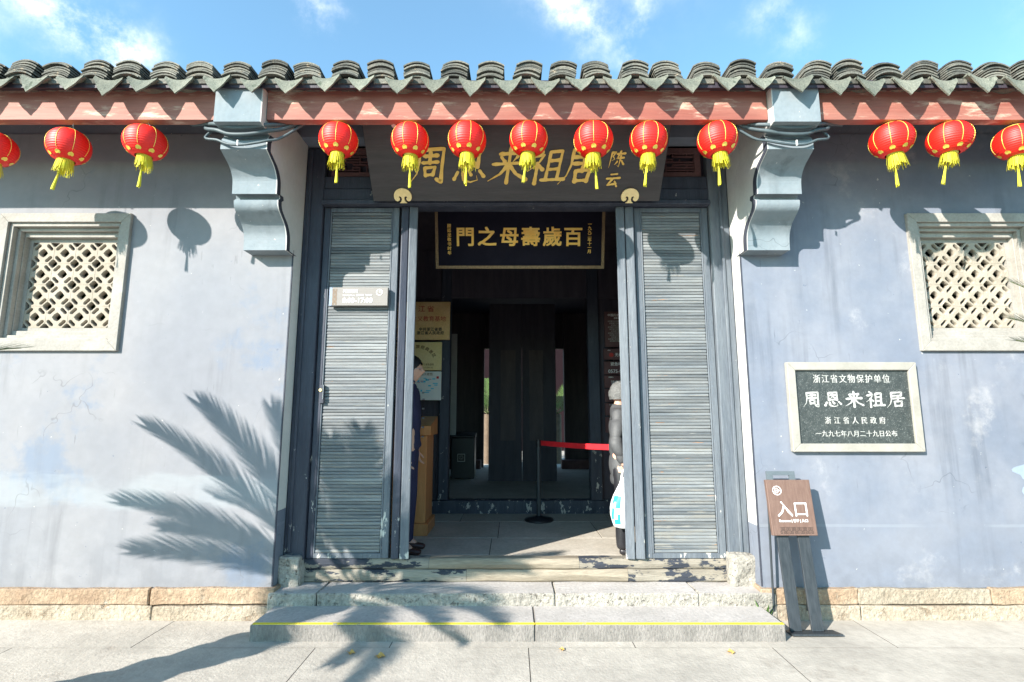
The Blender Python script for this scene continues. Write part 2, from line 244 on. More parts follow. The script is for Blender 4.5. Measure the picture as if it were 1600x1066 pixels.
# ---------------------------------------------------------------- mesh helpers
def wm(o):
    m = Matrix.LocRotScale(o.location, o.rotation_euler, o.scale)
    return (wm(o.parent) @ o.matrix_parent_inverse @ m) if o.parent else m
def adopt(o, p):
    if p is not None:
        o.matrix_parent_inverse = Matrix(); o.parent = p; o.matrix_parent_inverse = wm(p).inverted()
    return o
class MB:
    def __init__(s): s.v, s.f, s.sm, s.mi, s.cm = [], [], [], [], 0
    def add(s, vs, fs, smooth=False):
        b = len(s.v); s.v += [tuple(v) for v in vs]
        for f in fs: s.f.append([b+i for i in f]); s.sm.append(smooth); s.mi.append(s.cm)
        return s
    def box(s, x0, x1, y0, y1, z0, z1, rot=None, c=None):
        vs = [Vector((x, y, z)) for x in (x0, x1) for y in (y0, y1) for z in (z0, z1)]
        if rot is not None: vs = [rot @ (v-c) + c for v in vs]
        return s.add(vs, [(0, 1, 3, 2), (4, 6, 7, 5), (0, 4, 5, 1), (2, 3, 7, 6), (0, 2, 6, 4), (1, 5, 7, 3)])
    def prism_x(s, prof, x0, x1, smooth=False):     # prof: (y, z) counter-clockwise loop
        n = len(prof); vs = [(x0, y, z) for y, z in prof]+[(x1, y, z) for y, z in prof]
        s.add(vs, [(i, (i+1) % n, n+(i+1) % n, n+i) for i in range(n)], smooth)
        s.add(vs, [tuple(range(n))[::-1], tuple(range(n, 2*n))]); return s
    def tube(s, pts, r, n=8, caps=True):
        pts = [Vector(p) for p in pts]; rs = r if isinstance(r, (list, tuple)) else [r]*len(pts)
        vs = []; prev = None
        for i, p in enumerate(pts):
            d = (pts[min(i+1, len(pts)-1)]-pts[max(i-1, 0)]).normalized()
            a = prev if prev is not None else (Vector((0, 0, 1)) if abs(d.z) < .9 else Vector((1, 0, 0)))
            a = (a-d*a.dot(d)).normalized(); b = d.cross(a); prev = a
            for k in range(n):
                t = 2*math.pi*k/n; vs.append(p+(a*math.cos(t)+b*math.sin(t))*rs[i])
        fs = [(i*n+k, i*n+(k+1) % n, (i+1)*n+(k+1) % n, (i+1)*n+k) for i in range(len(pts)-1) for k in range(n)]
        s.add(vs, fs, True)
        if caps: s.add(vs[:n], [tuple(range(n))[::-1]]); s.add(vs[-n:], [tuple(range(n))])
        return s
    def lathe(s, prof, n=24, c=(0, 0, 0), smooth=True):   # prof: (r, z)
        vs = [(c[0]+r*math.cos(2*math.pi*k/n), c[1]+r*math.sin(2*math.pi*k/n), c[2]+z) for r, z in prof for k in range(n)]
        return s.add(vs, [(i*n+k, i*n+(k+1) % n, (i+1)*n+(k+1) % n, (i+1)*n+k) for i in range(len(prof)-1) for k in range(n)], smooth)
    def mesh(s, name, mats):
        me = bpy.data.meshes.new(name); me.from_pydata(s.v, [], s.f); me.update()
        for i, p in enumerate(me.polygons): p.use_smooth = s.sm[i]; p.material_index = s.mi[i]
        for m in (mats if isinstance(mats, (list, tuple)) else [mats]): me.materials.append(m)
        return me
    def build(s, name, mats, parent=None, bevel=0, seg=1, recalc=True):
        me = s.mesh(name, mats)
        if recalc or bevel:
            bm = bmesh.new(); bm.from_mesh(me)
            if bevel: bmesh.ops.remove_doubles(bm, verts=bm.verts, dist=1e-5)
            bmesh.ops.recalc_face_normals(bm, faces=bm.faces)
            if bevel:
                es = [e for e in bm.edges if len(e.link_faces) == 2 and e.calc_face_angle(0) > .6]
                bmesh.ops.bevel(bm, geom=es, offset=bevel, segments=seg, affect='EDGES', profile=.5)
            bm.to_mesh(me); bm.free()
        return link(name, me, parent)
def link(name, me, parent=None):
    o = bpy.data.objects.new(name, me); sc.collection.objects.link(o); return adopt(o, parent)
def thing(name, label, cat, loc=(0, 0, 0), rot=(0, 0, 0), group=None):
    o = bpy.data.objects.new(name, None); sc.collection.objects.link(o); o.empty_display_size = .1
    o.location = loc; o.rotation_euler = rot; tag(o, label, cat, group); return o
def tag(o, label=None, cat=None, group=None, kind=None):
    for k, v in (('label', label), ('category', cat), ('group', group), ('kind', kind)):
        if v: o[k] = v
    return o
def box(name, m, p, *a, bevel=0, seg=1): return MB().box(*a).build(name, m, p, bevel, seg)
def copy_tree(o, parent=None):
    c = o.copy(); sc.collection.objects.link(c)
    if parent is not None: c.parent = parent
    for ch in [x for x in o.children]: copy_tree(ch, c)
    return c
def rough(o, amp=.006, sc_=9, cuts=0):
    bm = bmesh.new(); bm.from_mesh(o.data)
    if cuts: bmesh.ops.subdivide_edges(bm, edges=bm.edges, cuts=cuts, use_grid_fill=True)
    for v in bm.verts:
        n = noise.noise_vector(v.co*sc_+Vector((o.get('s', 0), 0, 0)))
        v.co += n*amp
    bm.to_mesh(o.data); bm.free(); return o
def holed_wall(x0, x1, z0, z1, y0, y1, holes):
    xs = sorted({x0, x1, *[h[0] for h in holes], *[h[1] for h in holes]}); zs = sorted({z0, z1, *[h[2] for h in holes], *[h[3] for h in holes]})
    solid = lambda i, j: 0 <= i < len(xs)-1 and 0 <= j < len(zs)-1 and not any(h[0]-1e-6 <= xs[i] and xs[i+1] <= h[1]+1e-6 and h[2]-1e-6 <= zs[j] and zs[j+1] <= h[3]+1e-6 for h in holes)
    b = MB()
    for i in range(len(xs)-1):
        for j in range(len(zs)-1):
            if not solid(i, j): continue
            a, c, e, g = xs[i], xs[i+1], zs[j], zs[j+1]
            q = [(a, y0, e), (c, y0, e), (c, y0, g), (a, y0, g), (a, y1, e), (c, y1, e), (c, y1, g), (a, y1, g)]
            fs = [(0, 1, 2, 3), (7, 6, 5, 4)]
            if not solid(i-1, j): fs.append((0, 3, 7, 4))
            if not solid(i+1, j): fs.append((1, 5, 6, 2))
            if not solid(i, j-1): fs.append((0, 4, 5, 1))
            if not solid(i, j+1): fs.append((3, 2, 6, 7))
            b.add(q, fs)
    return b
def text(body, size, m, parent, loc, rot=(R(90), 0, 0), ext=.002, bold=0, shear=0, align='CENTER', name='lettering', sx=1, space=1, line=1):
    cu = bpy.data.curves.new(name, 'FONT'); cu.body = body; cu.size = size; cu.extrude = ext; cu.offset = bold; cu.shear = shear; cu.offset = 0
    cu.align_x = align; cu.align_y = 'CENTER'; cu.resolution_u = 2; cu.space_character = space; cu.space_line = line
    t = bpy.data.objects.new('t', cu); sc.collection.objects.link(t); bpy.context.view_layer.update()
    me = bpy.data.meshes.new_from_object(t.evaluated_get(bpy.context.evaluated_depsgraph_get())); me.name = name
    bpy.data.objects.remove(t); bpy.data.curves.remove(cu)
    if bold:
        b = MB(); vs = [v.co.copy() for v in me.vertices]; fs = [tuple(p.vertices) for p in me.polygons]
        for q, (dx, dy) in enumerate(((1, 1), (-1, -1), (1, -1), (-1, 1), (0, 0))): b.add([v+Vector((dx*bold, dy*bold, -.00025*q)) for v in vs], fs)
        me = b.mesh(name, m)
    me.materials.clear(); me.materials.append(m)
    o = bpy.data.objects.new(name, me); sc.collection.objects.link(o); o.location = loc; o.rotation_euler = rot; o.scale = (sx, 1, 1)
    return adopt(o, parent)
def ray(py):
    v = (533-py)/FPX; return math.cos(PITCH)-v*math.sin(PITCH), math.sin(PITCH)+v*math.cos(PITCH)
def zat(py, d): a, b = ray(py); return CAMZ+b/a*d          # height seen at picture row py, at distance d
def xat(px, py, d): return (px-800)/FPX/ray(py)[0]*d
D = 3.85
# ---------------------------------------------------------------- ground
tag(box('ground', M['ground'], None, -400, 400, -400, 400, -.3, -.045), kind='structure')
pv = tag(box('pavement', M['mortar'], None, -7, 7, -3.2, 11.5, -.045, -.0007), kind='structure')
rows = [(3.38, 3.90), (2.48, 3.38), (1.58, 2.48), (.68, 1.58), (-.22, .68), (-1.12, -.22), (-2.02, -1.12), (-2.92, -2.02)]
js = [[-5.6, -4.0, -2.33, -.75, .755, 2.36, 3.9, 5.5], [-6.2, -4.4, -3.05, -1.2, .1, 1.59, 3.1, 4.6], [-5.3, -3.6, -2.1, -.55, 1.0, 2.5, 4.2, 5.8]]
for r_, (ya, yb) in enumerate(rows):
    xs = [-7]+js[r_ % 3]+[7]
    for a, b in zip(xs[:-1], xs[1:]):
        h = random.uniform(-.0001, .0004)
        o = box('paving_stone', M['paving'], pv, a+.003, b-.003, ya+.0025, yb-.0025, -.03, h)
# ---------------------------------------------------------------- gatehouse
G = thing('gatehouse', 'low grey-blue plastered gatehouse with black tiled eave, wooden doors and two lattice windows', 'gatehouse', (.03, D, 0))
XL, XR = -1.70, 1.77
WZ = 1.884, 2.965
LW = (-3.985, -2.965); RW = (3.075, 4.095)
for (a, b, w) in ((-7, XL, LW), (XR, 7, RW)):
    wl = holed_wall(a, b, .2, 3.64, D, 4.15, [(w[0]+.05, w[1]-.05, WZ[0]+.05, WZ[1]-.05)]).build('plaster_wall', M['plaster_pale' if a < -2 else 'plaster'], G)
# reveal strips: pale limewash on the pier sides with a blue foot, dark line on the front arris
for s, X in ((1, XL), (-1, XR)):
    xa, xb = sorted((X, X+s*.004))
    box('reveal_panel', M['reveal'], G, xa, xb, D+.002, 4.0, .72 if s > 0 else .62, 3.62)
    box('reveal_foot', M['plaster'], G, xa, xb, D+.002, 4.0, .2, (.72 if s > 0 else .62)-.002)
    xa, xb = sorted((X-s*.003, X+s*.006))
    box('arris_line', M['trim_dark'], G, xa, xb, D-.003, D+.006, .21, zat(391, D))
# limewash repair patches, slightly proud skins of plaster
def patch(cx, cz, w, h, seed):
    b = MB(); n = 40; c = (cx, D-.0015, cz); pts = []
    for k in range(n):
        t = 2*math.pi*k/n; q = 1+.35*noise.noise(Vector((math.cos(t)*1.6+seed, math.sin(t)*1.6, seed)))
        pts.append((cx+w*q*math.cos(t), D-.0012, cz+h*q*math.sin(t)))
    b.add([c]+pts, [(0, 1+(k+1) % n, 1+k) for k in range(n)]); b.build('limewash_patch', M['scuff'], G)

patch(3.95, .83, .28, .20, 12); patch(3.88, 1.0, .2, .08, 15)
# plinth: two courses of sandstone
ux = [-6.3, -5.0, -3.95, -2.53, -1.66]; lx = [-6.6, -5.5, -4.3, -3.72, -2.5, -1.6]
ux2 = [1.74, 2.42, 3.35, 3.95, 5.1, 6.6]; lx2 = [1.74, 2.42, 3.6, 4.3, 5.6, 6.8]
for xs, z0, z1, yo in ((ux, .1, .205, .035), (lx, -.02, .098, .05), (ux2, .1, .205, .035), (lx2, -.02, .098, .05)):
    for a, b in zip(xs[:-1], xs[1:]):
        q = random.uniform(-.008, .008)
        mb = MB().box(a+.004, b-.004, D-yo+q, D+.2, z0, z1-random.uniform(0, .006))
        o = mb.build('plinth_stone', M['pale_stone' if (z1 < .1 or (a > 2 and a < 3)) else 'sandstone'], G, bevel=.006); o['s'] = random.uniform(0, 50); rough(o, .010, 8, 7)
        for p in o.data.polygons: p.use_smooth = False
        del o['s']
# corbels
prof_px = [(128, 3.22), (190, 3.22), (212, 3.36), (220, 3.325), (233, 3.325), (245, 3.38), (258, 3.44), (270, 3.48), (283, 3.505), (303, 3.51), (305, 3.56), (311, 3.57),
           (313, 3.54), (320, 3.545), (328, 3.565), (338, 3.61), (350, 3.665), (362, 3.70), (372, 3.715), (386, 3.72), (391, 3.72), (391, D)]
prof = [(d, zat(y, d)) for y, d in prof_px]; prof[-1] = (D, prof[-2][1]-.0)
def smooth_prof(p, i0, i1, n=4):
    out = p[:i0]
    for i in range(i0, i1):
        a, b, c, d = [Vector(p[j]) for j in (max(i-1, i0), i, i+1, min(i+2, i1))]
        for u_ in range(n):
            u = u_/n; q = .5*((2*b)+(-a+c)*u+(2*a-5*b+4*c-d)*u*u+(-a+3*b-3*c+d)*u**3); out.append((q.x, q.y))
    return out+p[i1:]
prof = smooth_prof(prof, 12, 19); prof = smooth_prof(prof, 4, 9)
prof = [(D, 3.62), (3.22, 3.62)] + prof[1:]
for s, X in ((1, XL), (-1, XR)):
    x0, x1 = sorted((X+s*0, X-s*.315))
    c = MB().prism_x(prof, x0, x1).build('corbel', M['plaster_trim'], G)
    if s < 0: c['label'] = 'right corbel under the eave'
    x0, x1 = sorted((X, X+s*.006)); MB().prism_x(prof[1:-1]+[(D, prof[-2][1]), (D, 3.62)], x0, x1).build('corbel_side', M['reveal'], c)
    # dark painted edge following the curve on the doorway side
    ed = MB(); x0, x1 = sorted((X+s*.0065, X+s*.010)); pr = prof[3:]
    for i in range(len(pr)-1):
        (ya, za), (yb, zb) = pr[i], pr[i+1]
        if ya == yb == D: continue
        o1, o2 = .05, .05
        ed.add([(x, y, z) for x in (x0, x1) for (y, z) in ((ya-.001, za), (yb-.001, zb), (yb+o2, zb+.008), (ya+o1, za+.008))], [(0, 1, 2, 3), (7, 6, 5, 4), (0, 4, 5, 1), (2, 6, 7, 3), (0, 3, 7, 4), (1, 5, 6, 2)])
    ed.build('edge_line', M['trim_dark'], c)
# windows
TS = .1725
def tile_mesh():
    cu = bpy.data.curves.new('c', 'CURVE'); cu.dimensions = '2D'; cu.fill_mode = 'BOTH'; cu.extrude = .02; cu.bevel_depth = .0025; cu.bevel_resolution = 0
    def sp(pts):
        s = cu.splines.new('POLY'); s.points.add(len(pts)-1); s.use_cyclic_u = True
        for p, (x, y) in zip(s.points, pts): p.co = (x, y, 0, 1)
    h = TS/2-.0015; k = .035      # outline with quarter-star notches at the corners
    o = []
    for (sx, sy, sw) in ((1, 1, 0), (-1, 1, 1), (-1, -1, 0), (1, -1, 1)):
        c = [(h, h-k), (h-k*.42, h-k*.80), (h-k*.55, h-k*.55), (h-k*.80, h-k*.42), (h-k, h)]
        if sw: c = c[::-1]
        o += [(sx*x, sy*y) for x, y in c]
    sp(o)
    st = []                      # centre star
    for i in range(8):
        t = math.pi*i/4; r = .0395 if i % 2 == 0 else .032; st.append((r*math.cos(t), r*math.sin(t)))
    sp(st)
    lf = []                      # two-lobed leaf along the diagonal band
    for u, w in ((-.039, .0), (-.032, .014), (-.018, .018), (-.006, .0165), (.006, .0165), (.018, .018), (.032, .013), (.039, 0), (.031, -.012), (.018, -.0155), (.006, -.0145), (-.006, -.0145), (-.018, -.0155), (-.031, -.012)):
        lf.append((u*.98, w*.92))
    for i in range(4):
        t = math.pi/4+i*math.pi/2; cx, cy = .0690*math.cos(t), .0690*math.sin(t); a = t+math.pi/2
        sp([(cx+x*math.cos(a)*.92-y*math.sin(a), cy+x*math.sin(a)*.92+y*math.cos(a)) for x, y in lf])
    ob = bpy.data.objects.new('c', cu); sc.collection.objects.link(ob); bpy.context.view_layer.update()
    me = bpy.data.meshes.new_from_object(ob.evaluated_get(bpy.context.evaluated_depsgraph_get())); me.name = 'lattice_tile'
    bpy.data.objects.remove(ob); me.transform(Matrix.Rotation(R(90), 4, 'X')); me.materials.clear(); me.materials.append(M['lattice']); return me
tm = tile_mesh()
def frame_piece(b, x0, x1, z0, z1, w, ya, yb, side):
    # mitred bar of width w, from y=ya (front) to yb (back)
    P = {'top': [(x0, z1), (x1, z1), (x1-w, z1-w), (x0+w, z1-w)], 'bottom': [(x0, z0), (x0+w, z0+w), (x1-w, z0+w), (x1, z0)],
         'left': [(x0, z0), (x0, z1), (x0+w, z1-w), (x0+w, z0+w)], 'right': [(x1, z0), (x1-w, z0+w), (x1-w, z1-w), (x1, z1)]}[side]
    q = [(x, ya, z) for x, z in P]+[(x, yb, z) for x, z in P]
    b.add(q, [(0, 1, 2, 3), (7, 6, 5, 4)]+[(i, 4+i, 4+(i+1) % 4, (i+1) % 4) for i in range(4)])
win0 = None
for w in (LW, RW):
    cx = (w[0]+w[1])/2; cz = (WZ[0]+WZ[1])/2
    wn_ = MB()
    lh = 2*TS
    # inner lip behind the lattice edges
    for sd in ('top', 'bottom', 'left', 'right'): frame_piece(wn_, cx-lh-.03, cx+lh+.03, cz-lh-.03, cz+lh+.03, .0295, 3.955, 4.02, sd)
    wo_ = wn_.build('window', M['window_stone'], G)
    steps = [(w[0], w[1], WZ[0], WZ[1], .072, D-.028, 3.99), (w[0]+.0725, w[1]-.0725, WZ[0]+.0725, WZ[1]-.0725, .028, D-.008, 4.0),
             (w[0]+.101, w[1]-.101, WZ[0]+.101, WZ[1]-.101, .026, D+.028, 4.005), (w[0]+.1275, w[1]-.1275, WZ[0]+.1275, WZ[1]-.1275, .0, D+.062, 4.01)]
    for sd in ('top', 'bottom', 'left', 'right'):
        b = MB()
        for k, (x0, x1, z0, z1, ww, ya, yb) in enumerate(steps):
            if k == 3:
                ix0, ix1, iz0, iz1 = cx-lh-.03, cx+lh+.03, cz-lh-.03, cz+lh+.03
                P = {'top': [(x0, z1), (x1, z1), (ix1, iz1), (ix0, iz1)], 'bottom': [(x0, z0), (ix0, iz0), (ix1, iz0), (x1, z0)],
                     'left': [(x0, z0), (x0, z1), (ix0, iz1), (ix0, iz0)], 'right': [(x1, z0), (ix1, iz0), (ix1, iz1), (x1, z1)]}[sd]
                q = [(x, ya, z) for x, z in P]+[(x, yb, z) for x, z in P]
                b.add(q, [(0, 1, 2, 3), (7, 6, 5, 4)]+[(i, 4+i, 4+(i+1) % 4, (i+1) % 4) for i in range(4)])
            else: frame_piece(b, x0, x1, z0, z1, ww, ya, yb, sd)
        b.build('frame_stone', M['window_stone'], wo_, bevel=.003)
    for i in range(4):
        for j in range(4):
            o = bpy.data.objects.new('lattice_tile', tm); sc.collection.objects.link(o); o.location = (cx+(i-1.5)*TS, 3.978, cz+(j-1.5)*TS); adopt(o, wo_)
# steps, threshold
def slabs(name, m, y0, y1, z0, z1, xs, amp, bev=.008):
    for a, b in zip(xs[:-1], xs[1:]):
        o = MB().box(a+.002, b-.002, y0, y1, z0, z1).build(name, [m, M['tread']], G, bevel=bev)
        for p in o.data.polygons: p.material_index = 1 if p.normal.z > .9 else 0
        if amp: o['s'] = a*7; rough(o, amp, 9, 5); del o['s']
slabs('step_slab', M['granite'], 3.464, 3.80, -.01, .098, [-1.653, .145, 1.725], 0, .006)
for a, b in ((-1.64, .143), (.149, 1.718)): box('yellow_line', M['yellow_line'], G, a, b, 3.47, 3.496, .0985, .1015)
slabs('sill_stone', M['rough_granite'], 3.79, 4.12, .0, .179, [-1.70, -1.36, .3, 1.30, 1.84], .006)
for (x0, x1, z1) in ((-1.70, -1.545, .39), (1.60, 1.80, .40)):
    o = MB().box(x0, x1, 3.93, 4.08, .16, z1).build('jamb_stone', M['rough_granite'], G, bevel=.02, seg=2); o['s'] = x0*5; rough(o, .022, 9, 3); del o['s']
# threshold beam: two boards, front bulging a little
TX = [-1.60, 1.64]
pf = lambda z0, z1, y: [(y+.012, z0), (y, z0+.012), (y-.006, (z0+z1)/2), (y, z1-.012), (y+.012, z1), (4.13, z1), (4.13, z0)]
def sheet_x(prof, x0, x1, n, amp, name, m):
    b = MB(); k = len(prof)
    for i in range(n+1):
        x = x0+(x1-x0)*i/n
        for (y, z) in prof: b.v.append((x, y+amp*noise.noise(Vector((x*6, y*20, z*20))), z+amp*.6*noise.noise(Vector((x*5, 9, z*20)))))
    for i in range(n):
        for j in range(k): b.f.append([i*k+j, i*k+(j+1) % k, (i+1)*k+(j+1) % k, (i+1)*k+j]); b.sm.append(False); b.mi.append(0)
    b.f.append(list(range(k))[::-1]); b.sm.append(False); b.mi.append(0); b.f.append([n*k+j for j in range(k)]); b.sm.append(False); b.mi.append(0)
    return b.build(name, m, G)
for x0, x1, m in ((-1.60, -.34, 'threshold'), (-.338, .86, 'threshold_bare'), (.862, 1.62, 'threshold')):
    sheet_x(pf(.182, .268, 4.03), x0, x1, 30, .008, 'threshold_board', M[m])
for x0, x1, m in ((-1.60, -.62, 'threshold'), (-.618, .50, 'threshold_bare'), (.502, 1.62, 'threshold')):
    sheet_x(pf(.2705, .345, 4.035), x0, x1, 30, .008, 'threshold_board', M[m])
# door posts, lintels
P0 = 4.0
for a, b in ((XL+.004, -1.545), (1.61, XR-.004)):
    box('door_post', M['paint'] if a < 0 else M['paint_light'], G, a+.0, b, P0+.002, 4.12, .345, 3.60, bevel=.006)  # left post takes the paint darkened for corbel and wall shade
for a, b in ((-1.56, -1.545), (1.595, 1.61)):
    pass
for x in (-1.655, 1.70):
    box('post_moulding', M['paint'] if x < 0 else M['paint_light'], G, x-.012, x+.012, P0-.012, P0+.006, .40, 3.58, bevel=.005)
lint = box('door_lintel', M['paint'], G, -1.545, 1.61, P0+.0, 4.13, 3.10, 3.25, bevel=.006)
box('lintel_moulding', M['paint'], lint, -1.545, 1.61, P0-.035, P0-.001, 3.10, 3.14, bevel=.006)
box('upper_beam', M['paint'], G, -1.545, 1.61, P0+.01, 4.13, 3.25, 3.36, bevel=.006)
# lattice transoms above (four panels between posts; middle ones sit behind the name board)
def lattice_panel(x0, x1, z0, z1):
    fr = MB()
    for a in ((x0, x1, z0, z0+.045), (x0, x1, z1-.045, z1), (x0, x0+.05, z0+.0455, z1-.0455), (x1-.05, x1, z0+.0455, z1-.0455)): fr.box(a[0], a[1], 4.03, 4.075, a[2], a[3])
    f = fr.build('transom_panel', M['redwood'], G)
    g = MB(); X0, X1, Z0, Z1 = x0+.05, x1-.05, z0+.045, z1-.045; nx, nz_ = 9, 7; dx = (X1-X0)/nx; dz = (Z1-Z0)/nz_; rn = random.Random(int(x0*100)); y = 0
    for i in range(nx+1):
        for j in range(nz_):
            if rn.random() < .58: g.box(X0+i*dx-.005, X0+i*dx+.005, 4.04, 4.06, Z0+j*dz, Z0+(j+1)*dz)
    for j in range(nz_+1):
        for i in range(nx):
            if rn.random() < .66: g.box(X0+i*dx, X0+(i+1)*dx, 4.0415, 4.0585, Z0+j*dz-.005, Z0+j*dz+.005)
    g.build('fretwork', M['redwood'], f)
for a, b in ((-1.50, -.86), (-.80, -.02), (.04, .84), (.94, 1.57)): lattice_panel(a, b, 3.36, 3.62)
box('transom_backing', M['darkwood'], G, -1.545, 1.61, 4.078, 4.10, 3.36, 3.66)
box('eave_board', M['redwood'], G, -1.545, 1.61, 4.0, 4.13, 3.62, 3.68)
# door leaves
def leaf(x0, x1, y, label=None, outer='paint', inner='paint_light'):
    L_ = MB().box(x0, x1, y+.02, y+.05, .348, 3.098).build('door_leaf', M['paint_light'], G)
    if label: L_['label'] = label
    sw = .052
    xo, xi = (x0, x1) if x0 < 0 else (x1, x0)
    for k, (a, b) in enumerate(((x0, x0+sw), (x1-sw, x1))):
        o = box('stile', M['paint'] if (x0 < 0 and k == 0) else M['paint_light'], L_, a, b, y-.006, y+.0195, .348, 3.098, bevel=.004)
    for z in (.348, 3.06): box('rail', M['paint_light'], L_, x0+sw+.0005, x1-sw-.0005, y-.005, y+.0195, z, z+.037, bevel=.003)
    for a in (x0+sw+.006, x1-sw-.006): MB().tube([(a, y-.002, .387), (a, y-.002, 3.058)], .007, 6).build('bead', M['paint_light'], L_)
    n = 108; h = (3.058-.387)/n; w = (x1-x0-2*sw-.03)/2
    sm_ = MB(); k = 5; pr = []
    for i in range(k+1): t = math.pi*i/k; pr.append((-.0055*max(0, math.sin(t))**.5+.002, -h*.47*math.cos(t)))
    sm_.prism_x([(.012, -h*.47)]+pr+[(.012, h*.47)], -w, w, False); me = sm_.mesh('slat', M['slat'])
    bm = bmesh.new(); bm.from_mesh(me); bmesh.ops.recalc_face_normals(bm, faces=bm.faces); bm.to_mesh(me); bm.free()
    cx = (x0+x1)/2
    for i in range(n):
        o = bpy.data.objects.new('slat', me); sc.collection.objects.link(o)
        o.location = (cx+random.uniform(-.002, .002), y+.004+random.uniform(-.002, .002), .387+(i+.5)*h); o.rotation_euler = (random.uniform(-.14, .14), random.uniform(-.005, .005), 0); adopt(o, L_)
    return L_
DL = leaf(-1.54, -.925, 4.04, 'left slatted leaf carrying the opening hours panel')
DR = leaf(1.0, 1.605, 4.04, 'right slatted leaf in full sun')
# latch on the left leaf, ring pull in the right gap
lt = MB().box(-1.497, -1.462, 4.012, 4.033, 1.50, 1.64).build('latch', M['trim_dark'], DL)
MB().tube([(-1.487, 4.03, 1.60), (-1.487, 4.004, 1.60)], .012, 12).build('knob', M['brass_light'], lt)
MB().tube([(-1.466, 4.008, 1.64), (-1.466, 4.008, 1.53)], .003, 6).build('bolt', M['steel'], lt)
# open leaves
def open_leaf(x, ang, s, m):
    L_ = bpy.data.objects.new('door_leaf', None)
    b = MB(); dl = .42
    b.box(-.055, 0, 0, dl, .0, 2.75)
    o = b.build('door_leaf', M[m], None, bevel=.005)
    o['label'] = 'leaf folded inward beside the doorway'
    o.location = (x, 4.055, .348); o.rotation_euler = (0, 0, ang)
    if s < 0: o.data.transform(Matrix.Translation((.055, 0, 0)))
    adopt(o, G)
    # meeting stiles and panel seen on the inner face
    q = MB(); xa, xb = (-.062, .006) if s > 0 else (-.006, .062)
    q.box(xa, xb, -.045, -.002, 0, 2.75)
    st = q.build('stile', M[m], None, bevel=.008, seg=2); st.location = o.location; st.rotation_euler = o.rotation_euler; adopt(st, o)
    q = MB(); xa, xb = (-.125, -.066) if s > 0 else (.066, .135)
    q.box(xa, xb, -.03, .02, 0, 2.75)
    st = q.build('stile', M['paint' if s > 0 else m], None, bevel=.008, seg=2); st.location = o.location; st.rotation_euler = o.rotation_euler; adopt(st, o)
    return o
open_leaf(-.782, R(11), 1, 'paint_light'); OR = open_leaf(.862, R(-12.5), -1, 'paint_light')
rg = MB(); rg.tube([(1.0-.012, 4.03, 1.70), (.985, 4.015, 1.66), (.985, 4.012, 1.58), (.99, 4.03, 1.55)], .005, 6); rg.build('ring_pull', M['brass_light'], DR)
# roof
RF = bpy.data.objects.new('roof', None)
rb = MB()
rp = [(3.20, 3.60), (3.95, 3.90), (4.75, 3.60), (4.75, 3.655), (3.95, 3.965), (3.20, 3.655)]
rf = MB().prism_x(rp, -7, 7).build('roof', M['darkwood'], G)
MB().prism_x([(3.95, 3.899), (4.15, 3.80), (4.15, 3.62), (3.86, 3.62), (3.86, 3.86)], -7, 7).build('wall_head', M['plaster'], rf)
BZ = zat(187, 3.28)
for a, b in ((-7, XL-.317), (XL+.012, XR-.012), (XR+.317, 7)):
    bb = MB(); n = max(8, int((b-a)*8)); k = 0
    for i in range(n+1):
        x = a+(b-a)*i/n; w = .004*noise.noise(Vector((x*1.3, 0, 3)))
        for (y, z) in ((3.28, BZ), (3.28, BZ+.085), (3.279, BZ+.088), (3.28, BZ+.091), (3.28, 3.635), (3.345, 3.635), (3.345, BZ)): bb.v.append((x, y+w*.4, z+w))
    k = 7
    for i in range(n):
        for j in range(k): bb.f.append([i*k+j, i*k+(j+1) % k, (i+1)*k+(j+1) % k, (i+1)*k+j]); bb.sm.append(False); bb.mi.append(0)
    bb.f += [list(range(k)), [n*k+j for j in range(k)]]; bb.sm += [False, False]; bb.mi += [0, 0]
    bb.build('eave_beam', M['beam'], rf)
for i in range(36):      # rafters under the eave
    x = -6.8+i*.39; MB().prism_x([(3.34, 3.56), (3.90, 3.785), (3.90, 3.84), (3.34, 3.615)], x, x+.06).build('rafter', M['redwood'], rf)
def arc_mesh(w, rise, th, ln, up=True, n=7):
    b = MB(); s = 1 if up else -1; out = []
    for y in (0, ln):
        for off in (0, th):
            for i in range(n+1):
                t = -1+2*i/n; out.append((t*w/2, y, s*rise*(1-t*t)+off-(0 if up else 0)))
    m_ = n+1; f = []
    for i in range(n):
        f += [(i, i+1, m_+i+1, m_+i), (2*m_+i+1, 2*m_+i, 3*m_+i, 3*m_+i+1), (m_+i, m_+i+1, 3*m_+i+1, 3*m_+i), (i+1, i, 2*m_+i, 2*m_+i+1)]
    f += [(0, m_, 3*m_, 2*m_), (n, 2*m_+n, 3*m_+n, m_+n)]
    return b.add(out, f)
tl = arc_mesh(.178, .030, .0105, .19)
tmesh = tl.mesh('tile', M['tile'])
# drip tile: gutter end with hanging tongue
dp = arc_mesh(.185, .030, .012, .16, up=False)
tg = []; n = 10
for i in range(n+1):
    t = -1+2*i/n; x = t*.0925; zt = -.030*(1-t*t)+.012
    q = abs(t); zb = -.138+ .128*(q**1.12) + .004*math.sin(q*9) - .008
    zb = min(zb, zt-.004)
    tg += [(x, -.006-.028*(zt-zb)/.13, zb), (x, .0, zt)]
b2 = [(x, y+.012, z) for x, y, z in tg]
m_ = len(tg); fs = []
for i in range(n):
    a = 2*i; fs += [(a, a+2, a+3, a+1), (m_+a+1, m_+a+3, m_+a+2, m_+a), (a, m_+a, m_+a+2, a+2), (a+1, a+3, m_+a+3, m_+a+1)]
fs += [(0, 1, m_+1, m_), (m_-2, 2*m_-2, 2*m_-1, m_-1)]
dp.add(tg+b2, fs); dmesh = dp.mesh('drip_tile', M['drip'])
SPC = .2445; x = xat(31, 110, 3.18)-SPC*4
i = 0; rest = MB()
